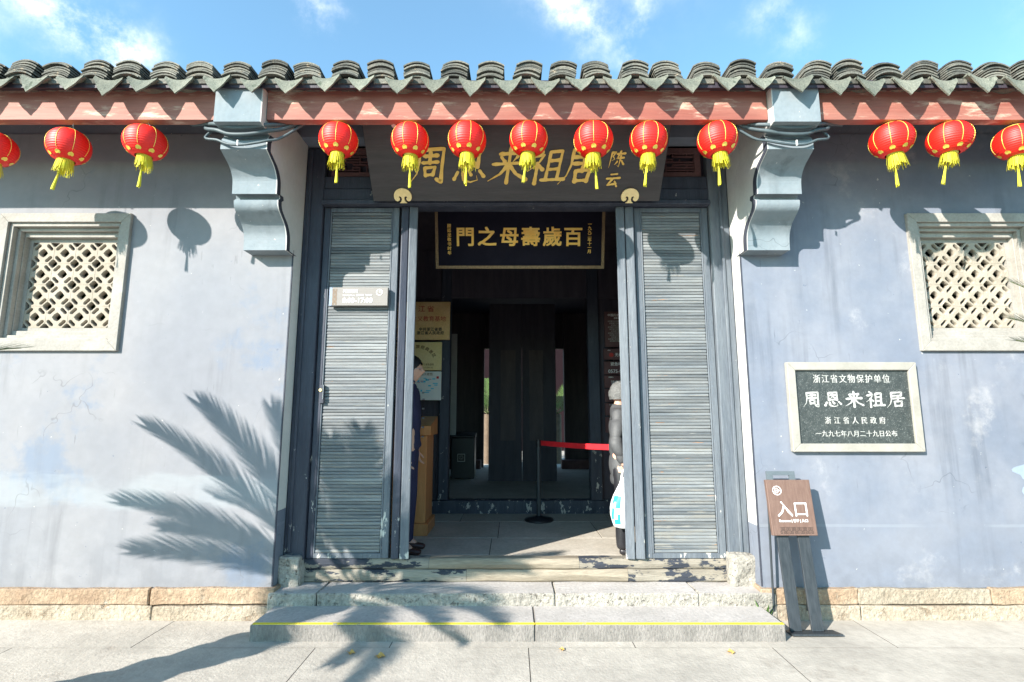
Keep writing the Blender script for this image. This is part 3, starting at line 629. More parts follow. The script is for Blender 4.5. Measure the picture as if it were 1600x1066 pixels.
while x < 4.45:
    rr = random.Random(i*31+5); zo = rr.uniform(-.006, .008); lean = rr.uniform(-.012, .012)
    if x > -4.3:
        for k in range(7):
            o = bpy.data.objects.new('tile', tmesh); sc.collection.objects.link(o)
            o.location = (x+lean*k*.5+rr.uniform(-.003, .003), 3.175+k*.004+rr.uniform(-.014, .012), 3.646+zo+k*.0190+rr.uniform(-.002, .002)); o.rotation_euler = (rr.uniform(0, .02), rr.uniform(-.025, .025), rr.uniform(-.03, .03))
            adopt(o, rf)
        o = bpy.data.objects.new('drip_tile', dmesh); sc.collection.objects.link(o)
        o.location = (x+SPC/2+rr.uniform(-.008, .008), 3.165+rr.uniform(-.01, .01), 3.652+rr.uniform(-.008, .008)); o.rotation_euler = (rr.uniform(-.08, .05), rr.uniform(-.08, .08), rr.uniform(-.08, .08)); o.scale = (rr.uniform(.92, 1.05), 1, rr.uniform(.80, 1.05)); adopt(o, rf)
        b_ = MB().box(x-.05, x+.05, 3.19, 3.30, 3.625, 3.66).build('mortar_plug', M['tile'], rf)
    # rows running up behind the eave (both slopes)
    for (y0, z0, y1, z1) in ((3.37, 3.74, 3.95, 3.985), (4.75, 3.66, 3.95, 3.985)):
        for k in range(12):
            t = k/12; a = MB(); a = arc_mesh(.178, .036, .012, .09*(1 if y1 > y0 else -1), n=4)
            rest.add([(vx+x, vy+y0+(y1-y0)*t, vz+z0+(z1-z0)*t) for vx, vy, vz in a.v], a.f)
            a = arc_mesh(.19, .03, .012, .09*(1 if y1 > y0 else -1), up=False, n=4)
            rest.add([(vx+x+SPC/2, vy+y0+(y1-y0)*t, vz+z0-.03+(z1-z0)*t) for vx, vy, vz in a.v], a.f)
    x += SPC; i += 1
tag(rest.build('tile', M['tile'], rf), kind='stuff')
MB().prism_x([(3.88, 3.98), (4.02, 3.98), (4.02, 4.045), (3.88, 4.045)], -7, 7).build('ridge', M['tile'], rf)
# ---------------------------------------------------------------- interior of the gatehouse
FZ = .20
hf = tag(box('hall_floor', M['mortar'], None, -2.3, 2.4, 4.135, 6.64, .05, FZ-.004), kind='structure')
frow = [(4.14, 4.72, [-2.3, -.9, .95, 2.4]), (4.72, 5.35, [-2.3, -.20, 1.25, 2.4]), (5.35, 6.15, [-2.3, -1.1, -.14, .9, 2.4]), (6.15, 6.63, [-2.3, -.6, 1.15, 2.4])]
for ya, yb, xs in frow:
    for a, b in zip(xs[:-1], xs[1:]): box('floor_stone', M['floor'], hf, a+.003, b-.003, ya+.003, yb-.003, .1, FZ+random.uniform(-.001, .001), bevel=.003)
F2 = .35
tag(box('inner_floor', M['floor'], None, -2.3, 2.4, 6.80, 11.1, .0, F2), kind='structure')
box('inner_threshold', M['paint'], G, -2.3, 2.4, 6.64, 6.80, .0, .36, bevel=.01)
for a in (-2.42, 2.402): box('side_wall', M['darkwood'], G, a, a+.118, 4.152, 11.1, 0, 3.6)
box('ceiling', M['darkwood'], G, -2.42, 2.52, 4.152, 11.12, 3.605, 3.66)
# partition with posts at 6.62
for (a, b) in ((-2.3, -.93), (1.14, 2.4)):
    xs = a
    while xs < b-.01:
        xe = min(xs+.19, b); box('wall_plank', M['darkwood'], G, xs+.002, xe-.002, 6.70, 6.73, .36, 3.4); xs = xe
for a in ((-.93, -.80), (.985, 1.135)): box('inner_post', M['paint'], G, a[0], a[1], 6.62, 6.76, .36, 3.60, bevel=.01)
box('inner_lintel', M['darkwood'], G, -2.3, 2.4, 6.66, 6.74, 2.95, 3.6)
# dark screen doors at 8.63
scn = box('screen_door', M['darkwood'], G, -.386, .165, 8.63, 8.67, F2, 3.3)
scn2 = box('screen_door', M['darkwood'], G, .170, .735, 8.63, 8.67, F2, 3.3)
for p, (a, b) in ((scn, (-.19, .06)), (scn2, (.29, .52))): box('panel', M['midwood'], p, a, b, 8.62, 8.629, 1.0, 2.5)
for (a, b) in ((-2.3, -.61), (1.10, 2.4)): box('rear_wall', M['midwood'], G, a, b, 10.95, 11.05, F2, 3.6)
box('rear_wall', M['midwood'], G, -.61, 1.10, 10.95, 11.05, zat(545, 10.95), 3.6)
for a in (-.66, 1.10): box('rear_post', M['midwood'], G, a, a+.07, 10.86, 10.949, F2, 3.6)
for a, b in ((-1.35, -.63), (1.0, 2.1)): box('rear_sill', M['redwood'], G, a, b, 10.55, 10.80, F2, F2+.17)
box('pale_board', M['white_soft'], G, -1.07, -.965, 8.95, 8.99, 1.08, zat(520, 8.95)-.02)  # unlit pale board; the brightness of lit plaster is put into its colour
for x in (-2.25, 2.2): box('wall_head_block', M['darkwood'], G, x, x+.12, 4.152, 4.25, .2, 3.6)
# courtyard behind
tag(box('courtyard_ground', M['paving'], None, -5, 5, 11.5, 24, -.01, .22), kind='structure')
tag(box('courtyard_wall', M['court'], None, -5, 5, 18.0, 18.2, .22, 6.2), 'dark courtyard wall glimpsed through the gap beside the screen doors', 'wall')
# ---------------------------------------------------------------- plants
def frond_mesh(L_=1.15, rise=.32, droop=.25, n=44, seed=0):
    rn = random.Random(seed); pts = []
    for i in range(17):
        t = i/16; pts.append(Vector((L_*t, 0, rise*math.sin(t*math.pi)*(1-.25*t) - droop*t*t*0)))
    return pts
def add_frond(parent, base, tip, arch, seed, n=84, lw=.27, wd=.0095):
    rn = random.Random(seed); base, tip = Vector(base), Vector(tip); up = Vector((0, 0, 1))
    c = (base+tip)/2+Vector((0, 0, arch*2)); P = lambda t: base*(1-t)**2+c*2*t*(1-t)+tip*t*t
    pts = [P(i/14) for i in range(15)]
    b = MB(); b.cm = 1; b.tube(pts, [.009-.0065*i/14 for i in range(15)], 5); b.cm = 0
    for k in range(n):
        t = .16+.84*k/(n-1); p = P(t); d = (P(min(1, t+.02))-P(t-.02)).normalized()
        side = d.cross(up); side = side.normalized() if side.length > .05 else Vector((1, 0, 0)); nrm = side.cross(d)
        l = lw*(.55+.45*math.sin(math.pi*min(1, (t*.9+.12))))*(1 if t < .85 else 1-.35*(t-.85)/.15)
        fw = .85+.85*t
        for s in (-1, 1):
            dd = (side*s+d*fw+nrm*.28+Vector((rn.uniform(-.07, .07), rn.uniform(-.07, .07), rn.uniform(-.07, .07)))).normalized()
            e = p+dd*l; w = nrm.cross(dd).normalized()*.0042
            w = d*wd
            m1 = p+dd*l*.55-nrm*.004
            b.add([p-w, p+w, m1+w*.9, m1-w*.9, e-nrm*.012*l/.2], [(0, 1, 2, 3), (3, 2, 4)])
    return b.build('frond', [M['leaf'], M['rachis']], parent, recalc=False)
def cycad(base, h, label, specs, others, seed):
    t = thing('cycad', label, 'cycad', base, group='cycads flanking the entrance')
    B = Vector(base)+Vector((0, 0, h)); b = MB()
    pr = []; n = 22
    for i in range(n+1): z = (h+.02)*i/n; pr.append((.15+.035*math.sin(i*2.4)+(.02 if i % 2 else 0)-(.05*(i/n)**6), z))
    pr.append((.02, h+.06)); b.lathe(pr, 18, base, False)
    b.build('trunk', M['trunk'], t)
    k = 0
    for tip, arch in specs:
        thin = tip.x > 0 or tip.x > -2.55; add_frond(t, B+(Vector(tip)-B).normalized()*.05, tip, arch, seed+k, n=50 if thin else 84, lw=.20 if thin else .33, wd=.0042 if thin else .0095); k += 1
    for az, el, L_, arch in others:
        v = Vector((math.cos(R(az))*math.cos(R(el)), math.sin(R(az))*math.cos(R(el)), math.sin(R(el))))*L_
        add_frond(t, B+v*.05, B+v, arch, seed+k); k += 1
    return t
Ls = Vector((1, .995, -.70))
BL = Vector((-3.0, 2.1, .42)); HB = 1.0; CB = BL+Vector((0, 0, HB))
def back(px, py, d, s):      # a point whose shadow falls at picture point (px,py) on the plane y=d
    S = Vector((xat(px, py, d), d, zat(py, d))); t = (d-CB.y)/Ls.y; return S-Ls*(t+s)
specs = [(back(315, 632, D, -.80), .10), (back(232, 668, D, -.90), .09), (back(190, 785, D, -.82), .08), (back(208, 862, D, -.66), .05), (back(425, 640, D, -.4), .05),
         (back(520, 690, 4.05, -.28), .03), (back(568, 675, 4.05, -.18), .02), (back(600, 755, 4.05, -.12), .04)]
specs.append((Vector((-2.50, 2.60, zat(544, 2.60))), .05))
others = [(az, el, L_, .09) for az, el, L_ in ((-20, 25, 1.0), (-45, 10, 1.1), (-75, 30, 1.1), (-100, 5, 1.1), (-125, 30, 1.1), (-150, 10, 1.05), (180, 35, 1.1), (160, 10, 1.0), (-60, 55, 1.0), (-110, 60, 1.0), (-12, 50, .95), (-30, -8, 1.0), (-70, -10, 1.05), (-35, 38, 1.05), (-130, -8, 1.0))]
cycad(BL, HB, 'cycad at the left edge whose fronds throw shadows on the wall', specs, others, 10)
BR = Vector((3.35, 2.45, .42))
sR = [(Vector((xat(1578, 440, 2.9), 2.9, zat(440, 2.9))), .06), (Vector((xat(1576, 497, 2.75), 2.75, zat(497, 2.75))), .06), (Vector((xat(1588, 532, 2.6), 2.6, zat(532, 2.6))), .05)]
oR = [(az, el, L_, .09) for az, el, L_ in ((0, 30, 1.1), (30, 15, 1.1), (60, 40, 1.1), (-30, 10, 1.1), (-60, 35, 1.1), (-90, 10, 1.1), (-120, 15, .8), (20, 60, 1.0), (-45, 60, 1.0), (75, 10, 1.0), (90, 65, .8), (-10, -5, 1.0))]
cycad(BR, 1.0, 'cycad at the right edge with only its frond tips over the window', sR, oR, 60)
for Bp, lab in ((BL, 'round stone planter under the left cycad'), (BR, 'round stone planter under the right cycad')):
    t = thing('planter', lab, 'planter', (Bp.x, Bp.y, 0), group='stone planters outside the entrance')
    MB().lathe([(0, .0), (.17, .0), (.19, .03), (.20, .40), (.235, .42), (.235, .47), (.20, .47), (.195, .43)], 28, (Bp.x, Bp.y, 0)).build('bowl', M['pot'], t)
    MB().lathe([(0, .428), (.196, .425)], 20, (Bp.x, Bp.y, 0)).build('soil', M['soil'], t)
def bush(name, label, c, rx, ry, rz, n, seed, size=.07, cat='shrub'):
    rn = random.Random(seed); t = thing(name, label, cat, (c[0], c[1], c[2]-rz)); b = MB(); cl = []
    for k in range(60):
        cl.append((Vector((rn.uniform(-.8, .8)*rx, rn.uniform(-.8, .8)*ry, rn.uniform(-.8, .8)*rz)), rn.uniform(.3, .5)))
    for k in range(n):
        cc, r = rn.choice(cl); v = Vector((rn.gauss(0, 1), rn.gauss(0, 1), rn.gauss(0, 1))).normalized()*r*rn.uniform(.5, 1)*min(rx, 1)
        p = Vector(c)+cc+v; a = Vector((rn.gauss(0, 1), rn.gauss(0, 1), rn.gauss(0, 1))).normalized()*size; q = a.cross(Vector((rn.gauss(0, 1), rn.gauss(0, 1), rn.gauss(0, 1)))).normalized()*size*.45
        b.add([p-a, p+q, p+a, p-q], [(0, 1, 2, 3)])
    b.build('crown', M['bush'], t, recalc=False)
    MB().tube([(c[0], c[1], c[2]-rz), (c[0]+.03, c[1], c[2])], [.04, .015], 6).build('trunk', M['trunk'], t)
bush('shrub', 'dense green shrub seen through the left lattice window', (-4.3, 5.3, 2.55), 1.2, .45, 1.5, 16000, 3, .10)
bush('shrub', 'dense green shrub seen through the right lattice window', (4.6, 5.3, 2.55), 1.2, .45, 1.5, 16000, 4, .10)
for x, n_ in ((-.62, 5), (1.16, 6)):
    t = thing('fan_palm', 'bright green palm in the courtyard, seen past the %s of the screen doors' % ('left edge' if x < 0 else 'right edge'), 'palm', (x, 13.2, .22))
    MB().tube([(x, 13.2, .22), (x, 13.2, 1.45)], .09, 10).build('trunk', M['trunk'], t)
    for k in range(12):
        az = k*30+n_; v = Vector((math.cos(R(az)), math.sin(R(az)), random.uniform(.1, 1.0)))*1.0; add_frond(t, (x, 13.2, 1.45), Vector((x, 13.2, 1.45))+v, .12, k+n_*20, n=24, lw=.3).data.materials[0] = M['weed']
# weed at the step end
w_ = MB()
for k in range(9):
    a = R(k*40); v = Vector((math.cos(a)*.08, math.sin(a)*.05, random.uniform(.09, .17))); p = Vector((1.745, 3.79, .0)); q = Vector((-v.y, v.x, 0)).normalized()*.014
    w_.add([p, p+v*.5+q, p+v, p+v*.5-q], [(0, 1, 2, 3)])
tag(w_.build('weed', M['weed'], None, recalc=False), 'small green weed growing at the right end of the step', 'weed')
for k, (px, py, lab) in enumerate(((555, 1000, 'curled dry leaf against the foot of the step, nearest it on the left'), (548, 1022, 'small reddish dry leaf on the paving left of the middle'), (593, 1027, 'yellow dry leaf on the paving below the left half of the step'), (878, 1017, 'tiny dry leaf on the paving below the middle of the step'), (1142, 1021, 'dry orange leaf on the paving below the right end of the step'))):
    a_, b_ = ray(py); d = -CAMZ/b_*a_; x = (px-800)/FPX/a_*d; r = .014+.006*(k % 3); b = MB(); vs = [(x+r*1.4*math.cos(t*math.pi/4)*(1-.3*(t % 2)), d+r*math.sin(t*math.pi/4), .004+.008*(t % 3)) for t in range(8)]
    b.add([(x, d, .006)]+vs, [(0, 1+t, 1+(t+1) % 8) for t in range(8)]); tag(b.build('dry_leaf', M['dry']), lab, 'leaf', 'dry leaves on the paving')
# ---------------------------------------------------------------- lanterns
def make_lantern():
    t = thing('lantern', 'x', 'lantern', (0, 0, 0), group='red lanterns hanging from the eave')
    b = MB(); RX, RZ = .130, .108; pr = []; n = 54
    for i in range(n+1):
        a = -math.pi/2+math.pi*(.10+.80*i/n); q = math.cos(a); r = RX*(abs(q)**.82); r += .0022*(1 if i % 3 == 0 else -.35); pr.append((r, RZ*math.sin(a)/math.sin(math.pi*.4)))
    b.lathe(pr, 32); b.build('body', M['red'], t)
    bd = t.children[0]
    for k in range(8):
        a = 2*math.pi*k/8+.2; MB().tube([((r+.002)*math.cos(a), (r+.002)*math.sin(a), z) for r, z in pr[14::3]], .0018, 5).build('gold_cord', M['gold'], bd)
    for k in range(8):     # gilt motifs near the foot
        a = 2*math.pi*k/8+.2; b = MB(); vs = []
        i0 = 7
        for (da, di) in ((0, 5), (.14, 3.5), (.19, 1), (.12, -1.2), (0, -.4), (-.12, -1.2), (-.19, 1), (-.14, 3.5)):
            f = i0+di; j = int(f); fr_ = f-j; r = pr[j][0]*(1-fr_)+pr[j+1][0]*fr_+.0035; z = pr[j][1]*(1-fr_)+pr[j+1][1]*fr_-.002; vs.append((r*math.cos(a+da), r*math.sin(a+da), z))
        b.add(vs, [tuple(range(8))]); b.build('gilt_motif', M['gold'], bd)
    MB().lathe([(.0, .116), (.045, .114), (.047, .108), (.047, .095), (.040, .090)], 24).build('top_cap', M['gold'], t)
    MB().lathe([(.040, -.093), (.042, -.098), (.042, -.110), (.0, -.112)], 24).build('bottom_cap', M['gold'], t)
    f = MB(); rn = random.Random(3)
    for ring, rr in ((0, .047), (1, .040), (2, .032)):
        for k in range(34):
            a = 2*math.pi*k/34+ring*.09; sw = rn.uniform(-.006, .006); l = rn.uniform(.065, .105)
            p0 = Vector((rr*math.cos(a), rr*math.sin(a), -.102)); p1 = p0+Vector((math.cos(a)*.012+sw, math.sin(a)*.012-sw, -l)); w = Vector((-math.sin(a), math.cos(a), 0))*.0023
            f.add([p0-w, p0+w, p1+w*.9, p1-w*.9], [(0, 1, 2, 3)])
    f.build('fringe', M['yellow'], t, recalc=False)
    g = MB(); g.tube([(0, 0, -.11), (0, 0, -.20)], .0022, 5)
    for k in range(16):
        a = 2*math.pi*k/16; p0 = Vector((.004*math.cos(a), .004*math.sin(a), -.195)); p1 = Vector((.011*math.cos(a), .011*math.sin(a), -.315-rn.uniform(0, .02))); w = Vector((-math.sin(a), math.cos(a), 0))*.003
        g.add([p0-w, p0+w, p1+w*.8, p1-w*.8], [(0, 1, 2, 3)])
    g.build('tail_tassel', M['yellow'], t, recalc=False)
    h = MB(); h.tube([(-.03, 0, .112), (-.004, 0, .145), (0, 0, .185)], .0016, 5); h.tube([(.03, 0, .112), (.004, 0, .145)], .0016, 5); h.build('hanging_wire', M['steel'], t)
    return t
lan_px = [(-10, 233), (107, 229), (228, 224), (529, 220), (641, 221), (730, 220), (826, 219), (927, 220), (1013, 220), (1121, 219), (1394, 219), (1484, 218), (1588, 222)]
labs = ['red lantern cut by the left edge of the picture', 'red lantern above the left lattice window, second from the left', 'red lantern between the left window and the left corbel',
        'red lantern right of the left corbel, before the fretwork', 'red lantern over the left end of the black name board', 'red lantern covering the second large gold character',
        'red lantern over the middle of the black name board', 'red lantern covering the last large gold character', 'red lantern beside the small gold signature on the name board', 'red lantern just left of the right corbel, above the right door post',
        'red lantern over the left side of the right window', 'red lantern over the middle of the right lattice window', 'red lantern at the right edge of the picture']
L0 = make_lantern(); LD = 3.315
for k, ((px, py), lb) in enumerate(zip(lan_px, labs)):
    o = L0 if k == 0 else copy_tree(L0)
    o['label'] = lb; o.location = (xat(px, py, LD), LD+random.uniform(-.006, .006), zat(py, LD)+.002)
    o.rotation_euler = (random.uniform(-.04, .04), random.uniform(-.07, .07), random.uniform(0, 6.28))
    s = random.uniform(.96, 1.03); o.scale = (s, s, random.uniform(.96, 1.04))
    for c_ in o.children:
        if c_.name.startswith('tail'): c_.rotation_euler = (random.uniform(-.10, .10), random.uniform(-.10, .16), 0)
        if c_.name.startswith('fringe'): c_.rotation_euler = (random.uniform(-.05, .05), random.uniform(-.06, .08), random.uniform(0, 1)); c_.scale = (random.uniform(.9, 1.1), random.uniform(.9, 1.1), random.uniform(.98, 1.04))
# ---------------------------------------------------------------- brush lettering
BR_ = {
'zhou': [[(.22,.92),(.24,.6),(.18,.25),(.02,.0),1],[(.22,.90),(.55,.93),(.86,.95),(.84,.5),(.84,.03),(.72,.10)],[(.36,.74),(.70,.77)],[(.52,.86),(.51,.56)],[(.32,.56),(.72,.59)],[(.38,.42),(.42,.20)],[(.38,.42),(.66,.45),(.61,.22)],[(.42,.22),(.62,.24)]],
'en': [[(.26,.92),(.27,.45)],[(.26,.92),(.74,.95),(.72,.44)],[(.36,.76),(.64,.78)],[(.50,.88),(.47,.66),(.34,.52),1],[(.51,.68),(.64,.55)],[(.27,.46),(.73,.48)],[(.15,.30),(.06,.10)],[(.30,.30),(.34,.08),(.55,.02),(.76,.08),(.72,.20),1],[(.48,.34),(.55,.23)],[(.80,.34),(.93,.19)]],
'lai': [[(.24,.80),(.76,.84)],[(.28,.72),(.38,.60)],[(.72,.76),(.60,.60),1],[(.08,.52),(.92,.57)],[(.50,1.0),(.50,.5),(.50,.0)],[(.48,.50),(.30,.25),(.0,.05),1],[(.52,.50),(.72,.26),(1.0,.10)]],
'zu': [[(.20,.98),(.31,.86)],[(.06,.74),(.38,.78),(.25,.52),(.0,.32),1],[(.24,.55),(.24,-.02)],[(.27,.50),(.39,.38)],[(.54,.86),(.52,.10)],[(.54,.86),(.84,.89),(.82,.10)],[(.56,.62),(.80,.64)],[(.56,.38),(.80,.40)],[(.40,.08),(1.0,.11)]],
'ju': [[(.24,.92),(.82,.95),(.78,.72)],[(.26,.72),(.80,.74)],[(.24,.92),(.24,.5),(.16,.2),(-.04,-.04),1],[(.30,.54),(.94,.57)],[(.60,.70),(.58,.34)],[(.40,.34),(.43,.04)],[(.40,.34),(.80,.37),(.76,.05)],[(.43,.06),(.77,.08)]],
'chen': [[(.12,.92),(.10,.0),1],[(.12,.90),(.34,.92),(.22,.68),(.36,.52),(.20,.42),1],[(.46,.82),(.94,.86)],[(.66,.99),(.52,.56),(.92,.61)],[(.72,.72),(.71,.06),(.60,.14),1],[(.56,.38),(.42,.18),1],[(.82,.42),(.98,.22)]],
'yun': [[(.30,.82),(.72,.86)],[(.06,.55),(.96,.61)],[(.48,.56),(.20,.14),(.76,.24)],[(.66,.38),(.86,.06)]]}
def brush(name, strokes, x, y, z, w, h, th, slant, m, parent, ext=.004, seed=1):
    b = MB(); rn = random.Random(seed); k = 0
    for st in strokes:
        tp = st[-1] == 1; pts = [Vector((p[0]*w+(p[1]-.5)*h*slant, p[1]*h)) for p in (st[:-1] if tp else st)]
        ln_ = sum((b_-a_).length for a_, b_ in zip(pts[:-1], pts[1:])); q = []; acc = 0; wv = th*rn.uniform(.88, 1.18)
        for a_, b_ in zip(pts[:-1], pts[1:]):
            l = (b_-a_).length; n = max(3, int(l/(th*.35)))
            for i in range(n+1):
                t = (acc+l*i/n)/ln_; r = wv*(.62-.20*math.sin(math.pi*t)+.04*math.sin(t*23+seed))
                if t < .08: r *= .72+3.5*t
                if tp: r *= max(.16, 1-1.0*t**1.6)
                q.append((a_.lerp(b_, i/n), r))
            acc += l
        yy = y-ext-.0002*k; k += 1
        for i, (p, r) in enumerate(q):
            nn = 8; ring = [(x+p.x+r*math.cos(2*math.pi*j/nn+.4), p.y+z+r*.9*math.sin(2*math.pi*j/nn+.4)) for j in range(nn)]
            yq = yy-.00003*(i % 7); b.add([(a_, yq, c_) for a_, c_ in ring]+[(a_, y, c_) for a_, c_ in ring], [tuple(range(nn))]+[(j, (j+1) % nn, nn+(j+1) % nn, nn+j) for j in range(nn)])
        for i in range(len(q)-1):
            (p, r), (p2, r2) = q[i], q[i+1]; d = (p2-p)
            if d.length < 1e-6: continue
            d.normalize(); s_ = Vector((-d.y, d.x)); c4 = [p+s_*r, p2+s_*r2, p2-s_*r2, p-s_*r]; yq = yy-.00022
            b.add([(x+v.x, yq, z+v.y) for v in c4], [(0, 1, 2, 3)])
    o = b.build(name, m, None, recalc=False); o.parent = parent; return o
# ---------------------------------------------------------------- name board over the door
hb, hf_ = Vector((.035, 3.93, 3.118)), Vector((.035, 3.44, 3.665))
sl = (hf_-hb); ln = sl.length; ang = math.atan2(-(sl.y), sl.z)        # tilt forward
NB = thing('name_board', 'large tilted black name board with five gold calligraphy characters under the eave', 'name board', hb, (ang, 0, 0))
def loc_box(name, m, p, *a, bevel=0):
    o = MB().box(*a).build(name, m, None, bevel); o.parent = p; return o
def loc_text(p, *a, **k):
    o = text(*a[:3], None, *a[3:], **k); o.parent = p; return o
W2 = 1.142
loc_box('board', M['board'], NB, -W2, W2, -.03, 0, 0, ln, bevel=.004)
yf = -.0335
for xx, ch, ww in ((-.67, 'zhou', .29), (-.355, 'en', .26), (-.06, 'lai', .29), (.235, 'zu', .29), (.49, 'ju', .27)):
    brush('lettering', BR_[ch], xx-ww/2, yf, .15, ww, .27, .026, .16, M['letter_gold'], NB, seed=int(xx*100)+80)
brush('lettering', BR_['chen'], .705, yf, .265, .12, .125, .014, .15, M['letter_gold'], NB); brush('lettering', BR_['yun'], .695, yf, .115, .11, .12, .014, .15, M['letter_gold'], NB)
for xx in (-.90, .90):     # gilt cloud-shaped brackets
    q = []
    for k in range(20):
        t = math.pi*k/19; q.append((xx+.070*math.cos(t), .046+.062*math.sin(t)))
    hfp = [(-.069, .028), (-.060, .011), (-.045, .004), (-.030, .011), (-.025, .026), (-.033, .036), (-.028, .046), (-.013, .040), (-.009, .020), (-.016, .002), (-.030, -.010)]
    q += [(xx+x_, z_) for x_, z_ in hfp]+[(xx-x_, z_) for x_, z_ in hfp[::-1]]
    n = len(q); b = MB(); b.add([(x, -.045, z) for x, z in q]+[(x, -.0315, z) for x, z in q], [tuple(range(n)), tuple(range(n, 2*n))[::-1]]+[(i, (i+1) % n, n+(i+1) % n, n+i) for i in range(n)])
    o = b.build('cloud_bracket', M['plaque_frame']); o.data.materials[0] = M['brass_light']; o.parent = NB
# inner plaque
NI = thing('longevity_plaque', 'dark lacquered plaque with six bright gold characters hanging inside the doorway', 'plaque', (.075, 4.75, zat(420, 4.75)), (R(16), 0, 0))
w = .795; h = .55
loc_box('board', M['inner_board'], NI, -w+.025, w-.025, -.02, .01, .025, h-.02)
for nm, a in (('frame_rail', (-w, w, -.035, .0, 0, .028)), ('frame_rail', (-w, w, -.035, 0, h-.022, h)), ('frame_stile', (-w, -w+.026, -.034, 0, .0285, h-.0225)), ('frame_stile', (w-.026, w, -.034, 0, .0285, h-.0225))): loc_box(nm, M['frame_gilt'], NI, *a)
for xx, ch in zip((-.515, -.31, -.10, .10, .305, .50), '門之母壽歲百'): loc_text(NI, ch, .185, M['letter_bright'], (xx, -.0225, .285), bold=.004, ext=.003)
loc_text(NI, '\n'.join('一九九二年十一月'), .038, M['letter_bright'], (.655, -.0225, .285), bold=.0005, ext=.002, line=.95)
loc_text(NI, '\n'.join('顾廷龙敬书时年'), .038, M['letter_bright'], (-.665, -.0225, .27), bold=.0005, ext=.002, line=1.1)
# ---------------------------------------------------------------- opening-hours panel
hx = -1.215; HP = thing('opening_hours_sign', 'pale grey panel reading 8:00-17:00 on the left slatted door leaf', 'sign', (hx-.002, 4.02, zat(464, 4.0)))
HW, HH = .232, .074
loc_box('panel', M['hours_panel'], HP, -HW+.022, HW, -.035, .0, -HH, HH, bevel=.002)
loc_box('end_plate', M['hours_side'], HP, -HW, -HW+.0215, -.034, 0, -HH, HH)
loc_text(HP, '开放时间', .030, M['white'], (-.125, -.0365, .040), bold=.0003, ext=.001, align='LEFT')
loc_text(HP, 'Opening Hours  開放時間  개방시간', .0155, M['white'], (-.125, -.0365, .009), bold=.0002, ext=.001, align='LEFT')
loc_text(HP, '8:00-17:00', .056, M['white'], (-.125, -.0365, -.034), bold=.0003, ext=.001, align='LEFT')
rg = MB()
for k in range(28):
    a, c = 2*math.pi*k/28, 2*math.pi*(k+1)/28; rg.add([(.165+r*math.cos(t), -.037, .034+r*math.sin(t)) for t in (a, c) for r in (.020, .025)], [(0, 1, 3, 2)])
rg.box(.163, .1655, -.037, -.0355, .034, .049); rg.box(.1655, .176, -.037, -.0355, .0335, .036)
o = rg.build('clock_emblem', M['white']); o.parent = HP
fr_ = MB()
def fret(b, x0, x1, z0, z1, y, nx, nz_, wv=.0016):
    dx = (x1-x0)/nx; dz = (z1-z0)/nz_
    for i in range(nx):
        for j in range(nz_):
            X, Z = x0+i*dx, z0+j*dz
            for (a, c, e, f) in ((.08, .92, .86, .97), (.08, .2, .1, .86), (.2, .75, .1, .22), (.63, .75, .22, .66), (.38, .63, .54, .66)):
                if (i+j) % 2: a, c = 1-c, 1-a
                b.box(X+a*dx, X+c*dx, y-.001, y, Z+e*dz, Z+f*dz)
fret(fr_, -HW+.026, -HW+.062, -HH+.006, HH-.012, -.0355, 2, 7); o = fr_.build('fret_pattern', M['dark_print']); o.data.materials[0] = M['brown_print']; o.parent = HP
# ---------------------------------------------------------------- stone plaque on the right wall
px0, px1, pz0, pz1 = 2.043, 3.003, 1.142, 1.797
SP = thing('stone_plaque', 'dark granite plaque with white Chinese lettering in a cream stone frame right of the door', 'plaque', ((px0+px1)/2, D, (pz0+pz1)/2))
a, c = (px1-px0)/2, (pz1-pz0)/2
loc_box('slab', M['plaque_stone'], SP, -a+.055, a-.055, -.022, 0, -c+.055, c-.055)
for sd in ('top', 'bottom', 'left', 'right'):
    b = MB(); frame_piece(b, -a, a, -c, c, .0595, -.042, -.001, sd); o = b.build('frame_stone', M['plaque_frame'], None, bevel=.004); o.parent = SP
loc_text(SP, '浙江省文物保护单位', .066, M['white_soft'], (0, -.0235, .20), bold=.0, sx=.88, space=1.22)
for i_, ch in enumerate(('zhou', 'en', 'lai', 'zu', 'ju')): brush('lettering', BR_[ch], -.305+i_*.156-.068, -.0225, -.002, .132, .112, .0135, .0, M['white_soft'], SP, ext=.0015, seed=i_+3)
loc_text(SP, '浙江省人民政府', .055, M['white_soft'], (0, -.0235, -.105), bold=.0, sx=.85, space=1.85)
loc_text(SP, '一九九七年八月二十九日公布', .048, M['white_soft'], (.0, -.0235, -.20), bold=.0, sx=.92, space=1.1)
# ---------------------------------------------------------------- entrance sign on two legs
EX, EY = 1.93, 3.575
ES = thing('entrance_sign', 'wooden entrance sign on two dark legs leaning beside the right end of the step', 'sign', (EX, EY, 0), (R(-8.7), 0, 0))
loc_box('board', M['sign_wood'], ES, -.153, .153, -.012, .018, .60, .968, bevel=.003)
for x0 in (-.112, .030): loc_box('leg', M['sign_steel'], ES, x0, x0+.078, .0185, .036, .012, .955, bevel=.002)
hb_ = MB(); hb_.box(-.125, .075, .020, .034, 1.0, 1.028)
for a_ in ((-.125, -.082, .020, .034, .956, .9995), (.034, .075, .020, .034, .956, .9995)): hb_.box(*a_)
o = hb_.build('handle_plate', M['plate_grey']); o.parent = ES
loc_box('foot_plate', M['sign_steel'], ES, -.135, .19, -.05, .10, .0, .011)
for x0, d_ in ((-.12, 0), (.115, 0)):
    o = MB().tube([(x0, .05, .9), (x0, .20, .1)], .008, 6).build('rear_strut', M['sign_steel']); o.parent = ES
loc_text(ES, '入口', .112, M['white'], (.005, -.0145, .765), bold=.0003, ext=.001)
loc_text(ES, 'Entrance | 입구 | 入口', .022, M['white'], (.0, -.0145, .695), bold=.0004, ext=.001)
rg = MB()
